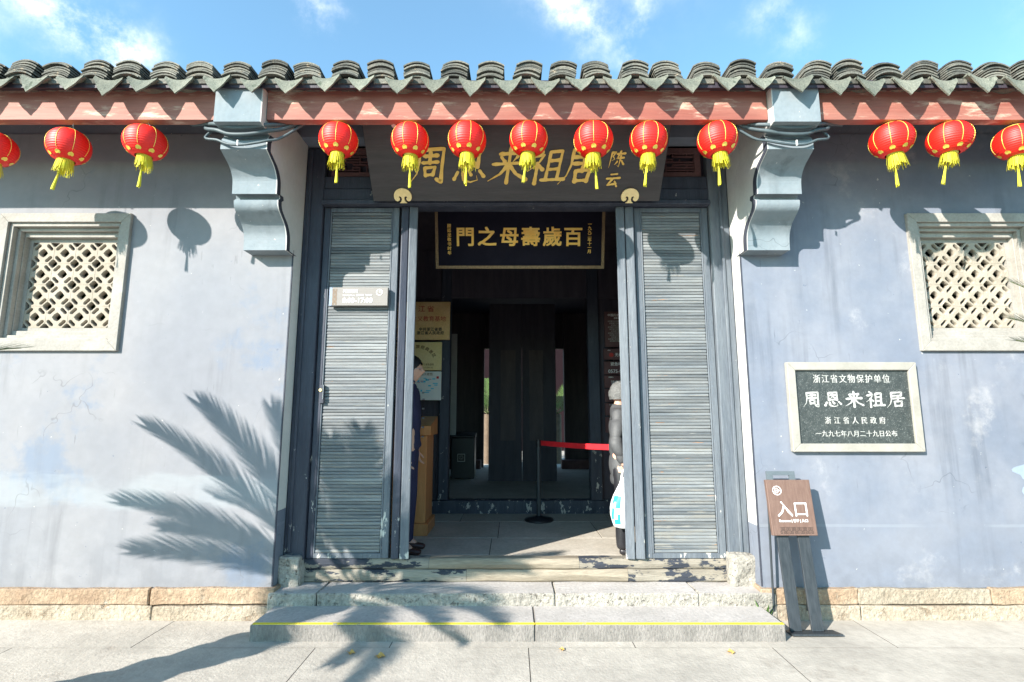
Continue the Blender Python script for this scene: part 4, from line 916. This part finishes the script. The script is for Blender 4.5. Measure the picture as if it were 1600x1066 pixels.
for k in range(28):
    a_, c_ = 2*math.pi*k/28, 2*math.pi*(k+1)/28; rg.add([(-.085+r*math.cos(t), -.0135, .895+r*math.sin(t)) for t in (a_, c_) for r in (.027, .031)], [(0, 1, 3, 2)])
rg.box(-.100, -.0965, -.014, -.0125, .878, .912); rg.box(-.0965, -.078, -.014, -.0125, .909, .912); rg.box(-.0965, -.078, -.014, -.0125, .878, .881)
rg.add([(-.090, -.0137, .890), (-.090, -.0137, .900), (-.064, -.0137, .895)], [(0, 1, 2)]); rg.add([(-.079, -.0138, .884), (-.079, -.0138, .906), (-.064, -.0138, .895)], [(0, 1, 2)])
o = rg.build('exit_emblem', M['white']); o.parent = ES
fr_ = MB(); fret(fr_, -.10, .125, .610, .655, -.0125, 12, 2); o = fr_.build('fret_pattern', M['dark_print']); o.parent = ES
# ---------------------------------------------------------------- cables over the corbels
for s, X in ((1, XL), (-1, XR)):
    t = thing('cable', 'bundle of grey cables looped over the %s corbel below its top block' % ('left' if s > 0 else 'right'), 'cable', (X-s*.157, 3.34, 3.42), group='cable bundles on the corbels')
    xo, xi = X-s*.33, X+s*.015
    for k in range(3):
        z = zat((203, 210, 224)[k], 3.31); e = (.22, .10, .02)[k]; yy = (3.275, 3.295, 3.305)[k]
        pts = [(xo-s*e, 3.36, BZ+.01), (xo-s*.10, 3.33, z+.055), (xo, yy, z+.022), (xo+s*.08, yy-.006, z-.004-.004*k), ((xo+xi)/2, yy-.008, z-.010-.004*k), (xi-s*.08, yy-.006, z-.004), (xi, yy, z+.016), (xi+s*.08, 3.33, z+.05), (xi+s*(.12+.05*k), 3.36, BZ+.012)]
        sm = []
        for i in range(len(pts)-1):
            for u in range(4):
                p = [Vector(pts[max(i-1, 0)]), Vector(pts[i]), Vector(pts[i+1]), Vector(pts[min(i+2, len(pts)-1)])]; u_ = u/4
                sm.append(.5*((2*p[1])+(-p[0]+p[2])*u_+(2*p[0]-5*p[1]+4*p[2]-p[3])*u_*u_+(-p[0]+3*p[1]-3*p[2]+p[3])*u_**3))
        MB().tube(sm+[Vector(pts[-1])], .013 if k < 2 else .009, 8).build('cable_strand', M['cable'], t)
    MB().box((xo+xi)/2-.004, (xo+xi)/2+.004, 3.248, 3.256, zat(227, 3.25), zat(219, 3.25)).build('cable_tie', M['white'], t)
# small fitting hanging behind the left lantern
t = thing('spotlight', 'tiny unlit spotlight under the eave near the upper left corner of the name board', 'spotlight', (xat(617, 195, 3.36), 3.36, zat(187, 3.36)))
t_ = t.location; MB().tube([t_, t_-Vector((0, 0, .03))], .006, 8).build('stem', M['redwood'], t); MB().tube([t_-Vector((0, 0, .03)), t_-Vector((.005, .01, .055))], [.011, .018], 12).build('lamp_head', M['white_soft'], t)
# ---------------------------------------------------------------- things inside the doorway
PY = 6.60
def plate(name, label, m, x0, x1, z0, z1, cat='plaque'):
    t = thing(name, label, cat, ((x0+x1)/2, PY, (z0+z1)/2)); loc_box('plate', M[m], t, -(x1-x0)/2, (x1-x0)/2, -.03, 0, -(z1-z0)/2, (z1-z0)/2, bevel=.003); return t
xr = xat(703, 500, PY-.03)
t = plate('brass_plaque', 'square brass plaque with red heading, topmost on the dark wall left inside the doorway', 'brass', xr-.70, xr, 2.375, 2.875)
loc_text(t, '浙江省', .09, M['red_print'], (-.02, -.032, .15), sx=1.1, space=1.4); loc_text(t, '爱国主义教育基地', .075, M['red_print'], (0, -.032, .02)); loc_text(t, '中共浙江省委\n浙江省人民政府', .048, M['dark_print'], (.10, -.032, -.14), bold=.001, space=1.1)
xr2 = xat(690, 560, PY-.03)
t = plate('brass_plaque', 'pale gold plaque with an arched line of characters, middle of the three inside', 'brass_light', xr2-.60, xr2, 1.98, 2.345)
s_ = '全国红色之旅经典景区'
for k, ch in enumerate(s_):
    a_ = R(160-k*14.5); o = loc_text(t, ch, .05, M['brown_print'], (-.02+.25*math.cos(a_), -.032, -.10+.22*math.sin(a_)), rot=(R(90), R(90)-a_, 0), bold=.0008)
loc_text(t, '二〇〇四年 浙江省旅游局', .027, M['brown_print'], (.05, -.032, -.11)); loc_text(t, '二〇〇五年一月', .02, M['brown_print'], (.12, -.032, -.15))
t = plate('map_board', 'white site map board with blue buildings, lowest of the three inside the doorway', 'map', xr2-.60, xr2, 1.60, 1.965, 'map')
loc_text(t, '周恩来祖居平面示意图', .038, M['brown_print'], (0, -.032, .145))
rn = random.Random(5); b1 = MB(); b2_ = MB()
for k in range(26):
    x, z = rn.uniform(-.25, .22), rn.uniform(-.10, .09); b1.box(x, x+rn.uniform(.02, .07), -.0335, -.0315, z, z+rn.uniform(.01, .025))
for k in range(9):
    x, z = rn.uniform(-.2, .2), rn.uniform(-.08, .08); b2_.box(x, x+rn.uniform(.02, .05), -.0345, -.032, z, z+.012)
for b, m, n_ in ((b1, 'map_blue', 'map_buildings'), (b2_, 'map_pink', 'map_paths')):
    o = b.build(n_, M[m]); o.parent = t
o = MB().box(.24, .27, -.0335, -.0315, .09, .12).build('red_seal', M['red_print']); o.parent = t
xl = xat(945, 520, PY-.03)
pan = [(487, 542, '中国历史文化名城', '游客须知', .055), (545, 562, '无线网络', 'Wi-Fi', .06), (565, 585, '紧急呼叫', '0575-85', .06), (587, 606, '请自觉爱护', '温馨提示', .06), (608, 628, '不乱扔杂物', '温馨提示', .06), (630, 649, '微信服务', '扫一扫', .04), (652, 676, '投诉建议', '服务', .04)]
wl_ = ['large brown notice panel, topmost at the right inside the doorway', 'brown panel with a red wireless symbol, just below the large notice', 'brown panel with the emergency phone number 0575-85', 'brown panel asking visitors to behave, below the phone number', 'brown panel behind the grey hair of the visitor', 'brown panel with a green round symbol at shoulder height', 'lowest brown panel at the right inside the doorway, with a pale square']
for k, ((ya, yb, a_, c_, sz), lb) in enumerate(zip(pan, wl_)):
    za, zb = zat(yb, PY-.03), zat(ya, PY-.03); t = plate('notice_panel', lb, 'panel_brown', xl-.02*(k > 0), xl+.62, za, zb, 'notice'); t['group'] = 'brown notice panels inside the doorway'; hh = (zb-za)/2; lx_ = -.27
    if k == 0:
        loc_text(t, a_, .038, M['white'], (lx_, -.032, hh-.05), align='LEFT'); loc_text(t, c_, .026, M['white'], (lx_+.08, -.032, hh-.09), align='LEFT')
        for j in range(11):
            o = loc_text(t, '自觉遵守参观秩序爱护文物古迹保持环境整洁', .021, M['white_soft'], (lx_-.0+.02*(j % 3), -.032, hh-.13-j*.026), align='LEFT')
    else:
        loc_text(t, c_, .016 if k != 2 else .062, M['white'], (lx_, -.032, hh-.022 if k != 2 else -.045), align='LEFT')
        loc_text(t, a_, .05 if k < 5 else .024, M['white'], (lx_+(.09 if k == 1 else .03), -.032, -.012 if k != 2 else .045), align='LEFT')
        if k in (1, 5):
            o = MB().tube([(lx_+.045, -.031, -.01), (lx_+.045, -.034, -.01)], .028, 18).build('round_symbol', M['red_print' if k == 1 else 'green_print']); o.parent = t
# lectern
lx0, lx1, ly0, ly1 = -1.36, xat(666, 740, 5.45), 5.45, 5.9
t = thing('lectern', 'orange-brown wooden lectern behind the man left inside the doorway', 'lectern', ((lx0+lx1)/2, (ly0+ly1)/2, FZ))
box('body', M['lectern'], t, lx0+.03, lx1, ly0, ly1, FZ+.12, FZ+1.0, bevel=.006); box('base', M['lectern'], t, lx0, lx1+.03, ly0-.03, ly1+.03, FZ, FZ+.12, bevel=.006)
MB().prism_x([(ly0-.01, FZ+1.0), (ly1+.02, FZ+1.0), (ly1+.02, FZ+1.20), (ly0-.01, FZ+1.10)], lx0, lx1+.04).build('sloping_top', M['lectern'], t, bevel=.005)
# bin
bx, by = xat(724, 710, 9.0), 9.0
t = thing('litter_bin', 'black litter bin with a small white recycling label in the dark inner hall', 'bin', (bx, by+.2, F2))
box('body', M['black'], t, bx-.21, bx+.19, by, by+.38, F2, F2+.68, bevel=.01)
MB().prism_x([(by-.01, F2+.68), (by+.39, F2+.68), (by+.39, F2+.76), (by-.01, F2+.72)], bx-.22, bx+.20).build('lid', M['black'], t, bevel=.01)
lbp = box('label_plate', M['white_soft'], t, bx-.10, bx+.03, by-.012, by-.001, F2+.28, F2+.41)
box('label_field', M['dark_print'], lbp, bx-.09, bx+.02, by-.014, by-.0125, F2+.29, F2+.40)
text('♲', .10, M['white_soft'], lbp, (bx-.035, by-.016, F2+.35))
# stanchions + belt
def stanchion(x, y, label):
    t = thing('stanchion', label, 'stanchion', (x, y, FZ), group='belt stanchions')
    b = MB().lathe([(0, FZ+.0), (.165, FZ), (.17, FZ+.012), (.16, FZ+.026), (.06, FZ+.045), (.03, FZ+.06)], 32, (x, y, 0)); b.build('base', M['black'], t)
    MB().tube([(x, y, FZ+.045), (x, y, FZ+.84)], .026, 16).build('post', M['sign_steel'], t)
    MB().tube([(x, y, FZ+.84), (x, y, FZ+.925)], .031, 16).build('head', M['black'], t)
    return t
s1 = (xat(842, 805, 6.2), 6.2); s2 = (1.22, 4.92)
stanchion(*s1, 'black belt post standing free in the middle of the doorway'); stanchion(*s2, 'black belt post half hidden behind the right open door leaf')
b = MB(); A = Vector((s1[0]+.03, s1[1]-.01, 0)); C = Vector((s2[0], s2[1]+.01, 0)); n = 16; vs = []
for i in range(n+1):
    u = i/n; p = A.lerp(C, u); z = FZ+.885+(.02)*u-.012*math.sin(math.pi*u); vs += [(p.x, p.y, z-.028), (p.x, p.y, z+.028)]
vs2 = [(x+.001, y+.0015, z) for x, y, z in vs]; m_ = len(vs)
fs = [(2*i, 2*i+2, 2*i+3, 2*i+1) for i in range(n)]+[(m_+2*i+1, m_+2*i+3, m_+2*i+2, m_+2*i) for i in range(n)]+[(2*i, m_+2*i, m_+2*i+2, 2*i+2) for i in range(n)]+[(2*i+1, 2*i+3, m_+2*i+3, m_+2*i+1) for i in range(n)]
b.add(vs+vs2, fs); tag(b.build('barrier_belt', M['belt']), 'red barrier belt stretched between the two black posts', 'belt')
# ---------------------------------------------------------------- people
def skin(name, m, joints, edges, sub=2, root=0):
    me = bpy.data.meshes.new(name); me.from_pydata([j[0] for j in joints], edges, []); o = bpy.data.objects.new('tmp', me); sc.collection.objects.link(o)
    md = o.modifiers.new('s', 'SKIN'); md.use_smooth_shade = True
    for i, j in enumerate(joints):
        r = j[1]; me.skin_vertices[0].data[i].radius = r if isinstance(r, tuple) else (r, r); me.skin_vertices[0].data[i].use_root = (i == root)
    sd = o.modifiers.new('d', 'SUBSURF'); sd.levels = sub; bpy.context.view_layer.update()
    m2 = bpy.data.meshes.new_from_object(o.evaluated_get(bpy.context.evaluated_depsgraph_get())); m2.name = name; bpy.data.objects.remove(o)
    m2.materials.clear(); m2.materials.append(m)
    for p in m2.polygons: p.use_smooth = True
    ob = bpy.data.objects.new(name, m2); sc.collection.objects.link(ob); return ob
def head_mesh(b, c, s=1.0):
    # head facing +Y in local space, height about .235
    nU, nV = 36, 28; vs = []
    for j in range(nV+1):
        ph = math.pi*j/nV; z = math.cos(ph)
        for i in range(nU):
            th = 2*math.pi*i/nU; x = math.sin(ph)*math.cos(th); y = math.sin(ph)*math.sin(th)
            X, Y, Z = x*.076, y*.098, z*.118
            if Z < 0: k = 1+.30*Z/.118; X *= k; Y *= (k if Y < 0 else 1+.10*Z/.118)
            if y > .3:
                f = max(0, 1-abs(x)/.30)
                Y += .024*f*math.exp(-((Z+.018)/.022)**2)+.010*f*math.exp(-((Z+.004)/.03)**2)      # nose
                Y += .008*max(0, 1-abs(x)/.45)*math.exp(-((Z+.058)/.012)**2)                          # lips
                Y += .010*max(0, 1-abs(x)/.5)*math.exp(-((Z+.098)/.018)**2)                           # chin
                Y += .005*math.exp(-((Z-.030)/.012)**2)                                                # brow
                Y -= .009*math.exp(-((abs(x)-.40)/.16)**2)*math.exp(-((Z-.008)/.014)**2)             # sockets
            if abs(x) > .85 and abs(Z+.005) < .032 and abs(y) < .3: X += math.copysign(.014, x)
            vs.append(Vector((X, Y, Z))*s)
    fs = [(j*nU+i, (j+1)*nU+i, (j+1)*nU+(i+1) % nU, j*nU+(i+1) % nU) for j in range(nV) for i in range(nU)]
    b.add([v+Vector(c) for v in vs], fs, True)
def hand(parent, wrist, down, m, s=1, curl=.5, side=1):
    # palm and five curled fingers; 'down' = direction the hand points, curling towards local +Y
    d = Vector(down).normalized(); y = Vector((0, 1, 0)); y = (y-d*y.dot(d)).normalized(); x = d.cross(y)
    J = []; E = []; w = Vector(wrist)
    def add(p, r, pr=None):
        J.append((tuple(p), r)); 
        if pr is not None: E.append((pr, len(J)-1))
        return len(J)-1
    p0 = add(w, (.022*s, .017*s)); p1 = add(w+d*.045*s, (.034*s, .014*s), p0); p2 = add(w+d*.078*s, (.036*s, .013*s), p1)
    o = skin('hand', m, J, E, 1); obs = [o]
    for k, (off, l) in enumerate(((-.027, .070), (-.009, .080), (.009, .074), (.026, .058))):
        q = w+d*.074*s+x*off*s; a = curl; pts = [q-d*.02*s, q]; dirn = d.copy()
        for seg in range(3):
            dirn = (d*math.cos(a*(seg+1))+y*math.sin(a*(seg+1))); pts.append(pts[-1]+dirn*l*s/3*(1.15-.15*seg))
        obs.append(skin('finger', m, [(tuple(p), .0088*s-.0009*s*i) for i, p in enumerate(pts)], [(i, i+1) for i in range(len(pts)-1)], 1))
    q = w+d*.022*s-x*.026*s*side; pts = [q, q+(d*.6-x*side*.7+y*.3).normalized()*.03*s, q+(d*.6-x*side*.7+y*.3).normalized()*.03*s+(d*.8+y*.6).normalized()*.03*s, q+(d*.6-x*side*.7+y*.3).normalized()*.03*s+(d*.8+y*.6).normalized()*.052*s]
    obs.append(skin('thumb', m, [(tuple(p), .0105*s-.001*s*i) for i, p in enumerate(pts)], [(i, i+1) for i in range(3)], 1))
    b = MB()
    for ob in obs: b.add([v.co for v in ob.data.vertices], [tuple(p.vertices) for p in ob.data.polygons], True)
    for ob in obs: bpy.data.objects.remove(ob)
    return b
def person(label, loc, rz, H, top, legs, hairm, coat, skirt=False, arms='down', shoe='shoe', top_r=1.0, glasses=False, long_hair=False, puffer=False):
    t = thing('person', label, 'person', loc, (0, 0, rz)); k = H/1.75
    def P(x, y, z): return (x*k, y*k, z*k)
    # skeleton, facing +Y
    sh, hp = 1.43, .93
    if arms == 'down': el, wr = (.255, -.02, 1.13), (.262, .05, .87)
    else: el, wr = (.27, -.05, 1.13), (.275, .03, .90)
    J = [(P(0, 0, .95), (.145*k, .10*k)), (P(0, 0, 1.12), (.125*k, .095*k)), (P(0, 0, 1.33), (.155*k, .10*k)), (P(0, -.01, 1.46), (.09*k, .07*k)), (P(0, 0, 1.53), .052*k), (P(0, .01, 1.60), .05*k)]
    E = [(0, 1), (1, 2), (2, 3), (3, 4), (4, 5)]
    for s in (-1, 1):
        n = len(J); J += [(P(s*.165, -.01, 1.41), .06*k), (P(s*el[0], el[1], el[2]), .043*k), (P(s*wr[0], wr[1], wr[2]), .027*k)]; E += [(2, n), (n, n+1), (n+1, n+2)]
        n = len(J); J += [(P(s*.09, 0, .86), .088*k), (P(s*.10, .01, .50), .058*k), (P(s*.10, -.01, .10), .038*k), (P(s*.105, .09, .035), .03*k)]; E += [(0, n), (n, n+1), (n+1, n+2), (n+2, n+3)]
    body = skin('body', M['skin'], J, E, 2)
    b = MB(); b.add([v.co for v in body.data.vertices], [tuple(p.vertices) for p in body.data.polygons], True)
    hc = (0, .015*k, 1.635*k); head_mesh(b, hc, k)
    for s in (-1, 1):
        hm = hand(None, P(s*wr[0], wr[1], wr[2]+.01), (0, .12, -1), M['skin'], k, .35 if arms == 'down' else .95, -s)
        b.add(hm.v, hm.f, True)
    bpy.data.objects.remove(body); bo = b.build('body', M['skin'], None, recalc=False); bo.parent = t
    # eyes and mouth
    e = MB()
    for s in (-1, 1): e.tube([(hc[0]+s*.031*k, hc[1]+.082*k, hc[2]+.008*k), (hc[0]+s*.030*k, hc[1]+.0885*k, hc[2]+.008*k)], .007*k, 10)
    o = e.build('eyes', M['dark_print']); o.parent = t
    # hair cap
    h = MB(); rn = random.Random(int(H*100)); nU, nV = 30, 14; vs = []
    for j in range(nV+1):
        ph = math.pi*.64*j/nV
        for i in range(nU):
            th = 2*math.pi*i/nU; x, y, z = math.sin(ph)*math.cos(th), math.sin(ph)*math.sin(th), math.cos(ph)
            lim = .62 if y < .2 else max(.38, .62-.32*y)
            q = min(ph, math.pi*(lim+(.09 if long_hair and y < .3 else 0)+.035*noise.noise(Vector((x*7, y*7, 1))))); x, y, z = math.sin(q)*math.cos(th), math.sin(q)*math.sin(th), math.cos(q)
            r = 1.13+(.10 if long_hair else .04)*noise.noise(Vector((x*9, y*9, z*5)))+(.08 if long_hair and z < .2 else 0)
            vs.append(Vector((x*.078*r, y*.100*r, z*.120*r+.004))*k+Vector(hc))
    h.add(vs, [(j*nU+i, (j+1)*nU+i, (j+1)*nU+(i+1) % nU, j*nU+(i+1) % nU) for j in range(nV) for i in range(nU)], True)
    if long_hair:
        for q in range(0):
            a = rn.uniform(0, 6.28); z0 = rn.uniform(-.04, .10); p = Vector((.085*math.cos(a), .105*math.sin(a)-.01, z0))*k+Vector(hc)
            if math.sin(a) > .5: continue
            w = Vector((-math.sin(a), math.cos(a), 0))*.004; e_ = p+Vector((math.cos(a)*.018, math.sin(a)*.018, -.055)); h.add([p-w, p+w, e_+w, e_-w], [(0, 1, 2, 3)])
    o = h.build('hair', M[hairm], None, recalc=False); o.parent = t
    if glasses:
        g = MB()
        for s in (-1, 1):
            g.tube([(hc[0]+s*.031*k+.019*math.cos(a)*k, hc[1]+.099*k, hc[2]+.006*k+.014*math.sin(a)*k) for a in [R(30*q) for q in range(13)]], .0016, 5)
            g.tube([(hc[0]+s*.050*k, hc[1]+.098*k, hc[2]+.010*k), (hc[0]+s*.080*k, hc[1]+.03*k, hc[2]+.010*k), (hc[0]+s*.084*k, hc[1]-.0*k, hc[2]+.006*k)], .0016, 5)
        g.tube([(hc[0]-.012*k, hc[1]+.101*k, hc[2]+.008*k), (hc[0]+.012*k, hc[1]+.101*k, hc[2]+.008*k)], .0016, 5)
        o = g.build('glasses', M['steel']); o.parent = t
    # coat
    q = top_r; hem = coat
    J = [(P(0, 0, hem), (.165*k*q, .125*k*q)), (P(0, 0, .98), (.160*k*q, .125*k*q)), (P(0, 0, 1.14), (.148*k*q, .120*k*q)), (P(0, 0, 1.33), (.172*k*q, .125*k*q)), (P(0, -.01, 1.47), (.098*k*q, .082*k*q)), (P(0, 0, 1.535), .066*k*q)]
    E = [(0, 1), (1, 2), (2, 3), (3, 4), (4, 5)]
    for s in (-1, 1):
        n = len(J)
        pts = [((s*.175, -.01, 1.405), .076), ((s*(.175+el[0])/2*1.0, (el[1]-.01)/2, (1.405+el[2])/2), .072), ((s*el[0], el[1], el[2]), .066), ((s*(el[0]+wr[0])/2, (el[1]+wr[1])/2, (el[2]+wr[2])/2), .060), ((s*wr[0], wr[1], wr[2]+.03), .046)]
        if puffer:
            nn = []
            for a_, b_ in zip(pts[:-1], pts[1:]):
                for u in (0, .5):
                    p = Vector(a_[0]).lerp(Vector(b_[0]), u); r = (a_[1]+(b_[1]-a_[1])*u)*1.05; nn.append((tuple(p), r))
            pts = nn+[(pts[-1][0], .04)]
        J += [(P(*p), r*k*q) for p, r in pts]; E += [(3, n)]+[(n+i, n+i+1) for i in range(len(pts)-1)]
    o = skin('coat' if puffer else 'jacket', M[top], J, E, 3 if puffer else 2); o.parent = t
    if puffer:
        for v in o.data.vertices: v.co += v.normal*(.022*abs(math.sin(math.pi*(v.co.z+.03*noise.noise(v.co*4))/.17))**.6*.7-.010)+noise.noise_vector(v.co*9)*.004
    else:
        for v in o.data.vertices: v.co += v.normal*.010*noise.noise(Vector((v.co.x*5, v.co.y*5, v.co.z*14)))
    if not puffer:
        bt = MB()
        for i in range(5): z = (1.02+.085*i)*k; bt.tube([(.02*k, .128*k, z), (.02*k, .150*k, z)], .008*k, 8)
        for s in (1,): bt.tube([(.06*k, .13*k, 1.42*k), (.06*k, .15*k, 1.42*k)], .007, 8)
        o2 = bt.build('buttons', M['steel']); o2.parent = t
        cl = skin('collar', M[top], [(P(0, -.005, 1.50), (.078*k, .072*k)), (P(0, .0, 1.565), (.072*k, .068*k))], [(0, 1)], 2); cl.parent = t
    J = [(P(0, 0, 1.0), (.140*k, .105*k)), (P(0, 0, .93), (.150*k, .112*k))]; E = [(0, 1)]
    for s in (-1, 1):
        n = len(J); J += [(P(s*.085, 0, .80), .092*k), (P(s*.10, .01, .50), .078*k), (P(s*.10, -.01, .12), .068*k), (P(s*.10, .0, .055), .068*k)]; E += [(1, n), (n, n+1), (n+1, n+2), (n+2, n+3)]
    o = skin('trousers', M[legs], J, E, 2); o.parent = t
    for s in (-1, 1):
        o = skin('shoe', M[shoe], [(P(s*.10, -.045, .045), (.042*k, .042*k)), (P(s*.102, .06, .038), (.046*k, .034*k)), (P(s*.105, .17, .028), (.036*k, .024*k))], [(0, 1), (1, 2)], 2); o.parent = t
    return t, k, wr
man, _, _ = person('man in dark navy jacket and glasses facing right behind the left open door leaf', (-.955, 4.80, FZ), R(-90), 1.74, 'navy', 'navy', 'hair', .86, glasses=True)
wom, kw, wrw = person('grey-haired visitor in a dark grey puffer coat behind the right open door leaf', (.985, 4.78, FZ), R(-100), 1.50, 'puffer', 'black', 'grey_hair', .66, arms='bag', top_r=1.02, long_hair=True, puffer=True, shoe='black')
# carrier bag held in the visitor's left-hand side hand
hx_ = .985-wrw[0]*kw*math.cos(R(80))+wrw[1]*kw-.005; hz = FZ+(wrw[2]-.085)*kw; hy = 4.78-wrw[0]*kw*math.sin(R(80))
t = thing('carrier_bag', "white plastic carrier bag with blue print hanging from the visitor's hand", 'bag', (hx_, hy, hz-.44))
b = MB(); nU, nV = 28, 14; vs = []
prB = [(0, .026, .016), (.05, .040, .028), (.10, .062, .04), (.15, .082, .05), (.2, .096, .055), (.25, .108, .058), (.3, .115, .06), (.34, .112, .058), (.38, .10, .055), (.405, .085, .04), (.42, .03, .02)]
for dz, rx, ry in prB:
    for i in range(nU):
        a = 2*math.pi*i/nU; w_n = 1+.28*noise.noise(Vector((math.cos(a)*2.6, math.sin(a)*2.6, dz*5))); vs.append((hx_-.01*dz/.4+rx*w_n*math.cos(a), hy+ry*w_n*math.sin(a), hz-.02-dz))
for j in range(len(prB)-1):
    for i in range(nU):
        a_ = 2*math.pi*(i+.5)/nU
        b.cm = 1 if (math.pi*1.02 < a_ < math.pi*1.36 and 3 <= j <= 7 and noise.noise(Vector((i*.9, j*1.3, 2))) > -.12) else 0
        b.add([vs[q] for q in (j*nU+i, (j+1)*nU+i, (j+1)*nU+(i+1) % nU, j*nU+(i+1) % nU)], [(0, 1, 2, 3)], True)
o = b.build('bag_body', [M['bag'], M['bag_blue']], t)
bm = bmesh.new(); bm.from_mesh(o.data); bmesh.ops.remove_doubles(bm, verts=bm.verts, dist=1e-5); bmesh.ops.recalc_face_normals(bm, faces=bm.faces); bm.to_mesh(o.data); bm.free()
for s in (-1, 1): MB().tube([(hx_+s*.022, hy, hz-.03), (hx_+s*.012, hy, hz+.03), (hx_, hy, hz+.045)], [.012, .008, .006], 6).build('handle', M['bag'], t)
print('objects', len(bpy.data.objects), 'tris', sum(len(o.data.polygons) for o in bpy.data.objects if o.type == 'MESH'))
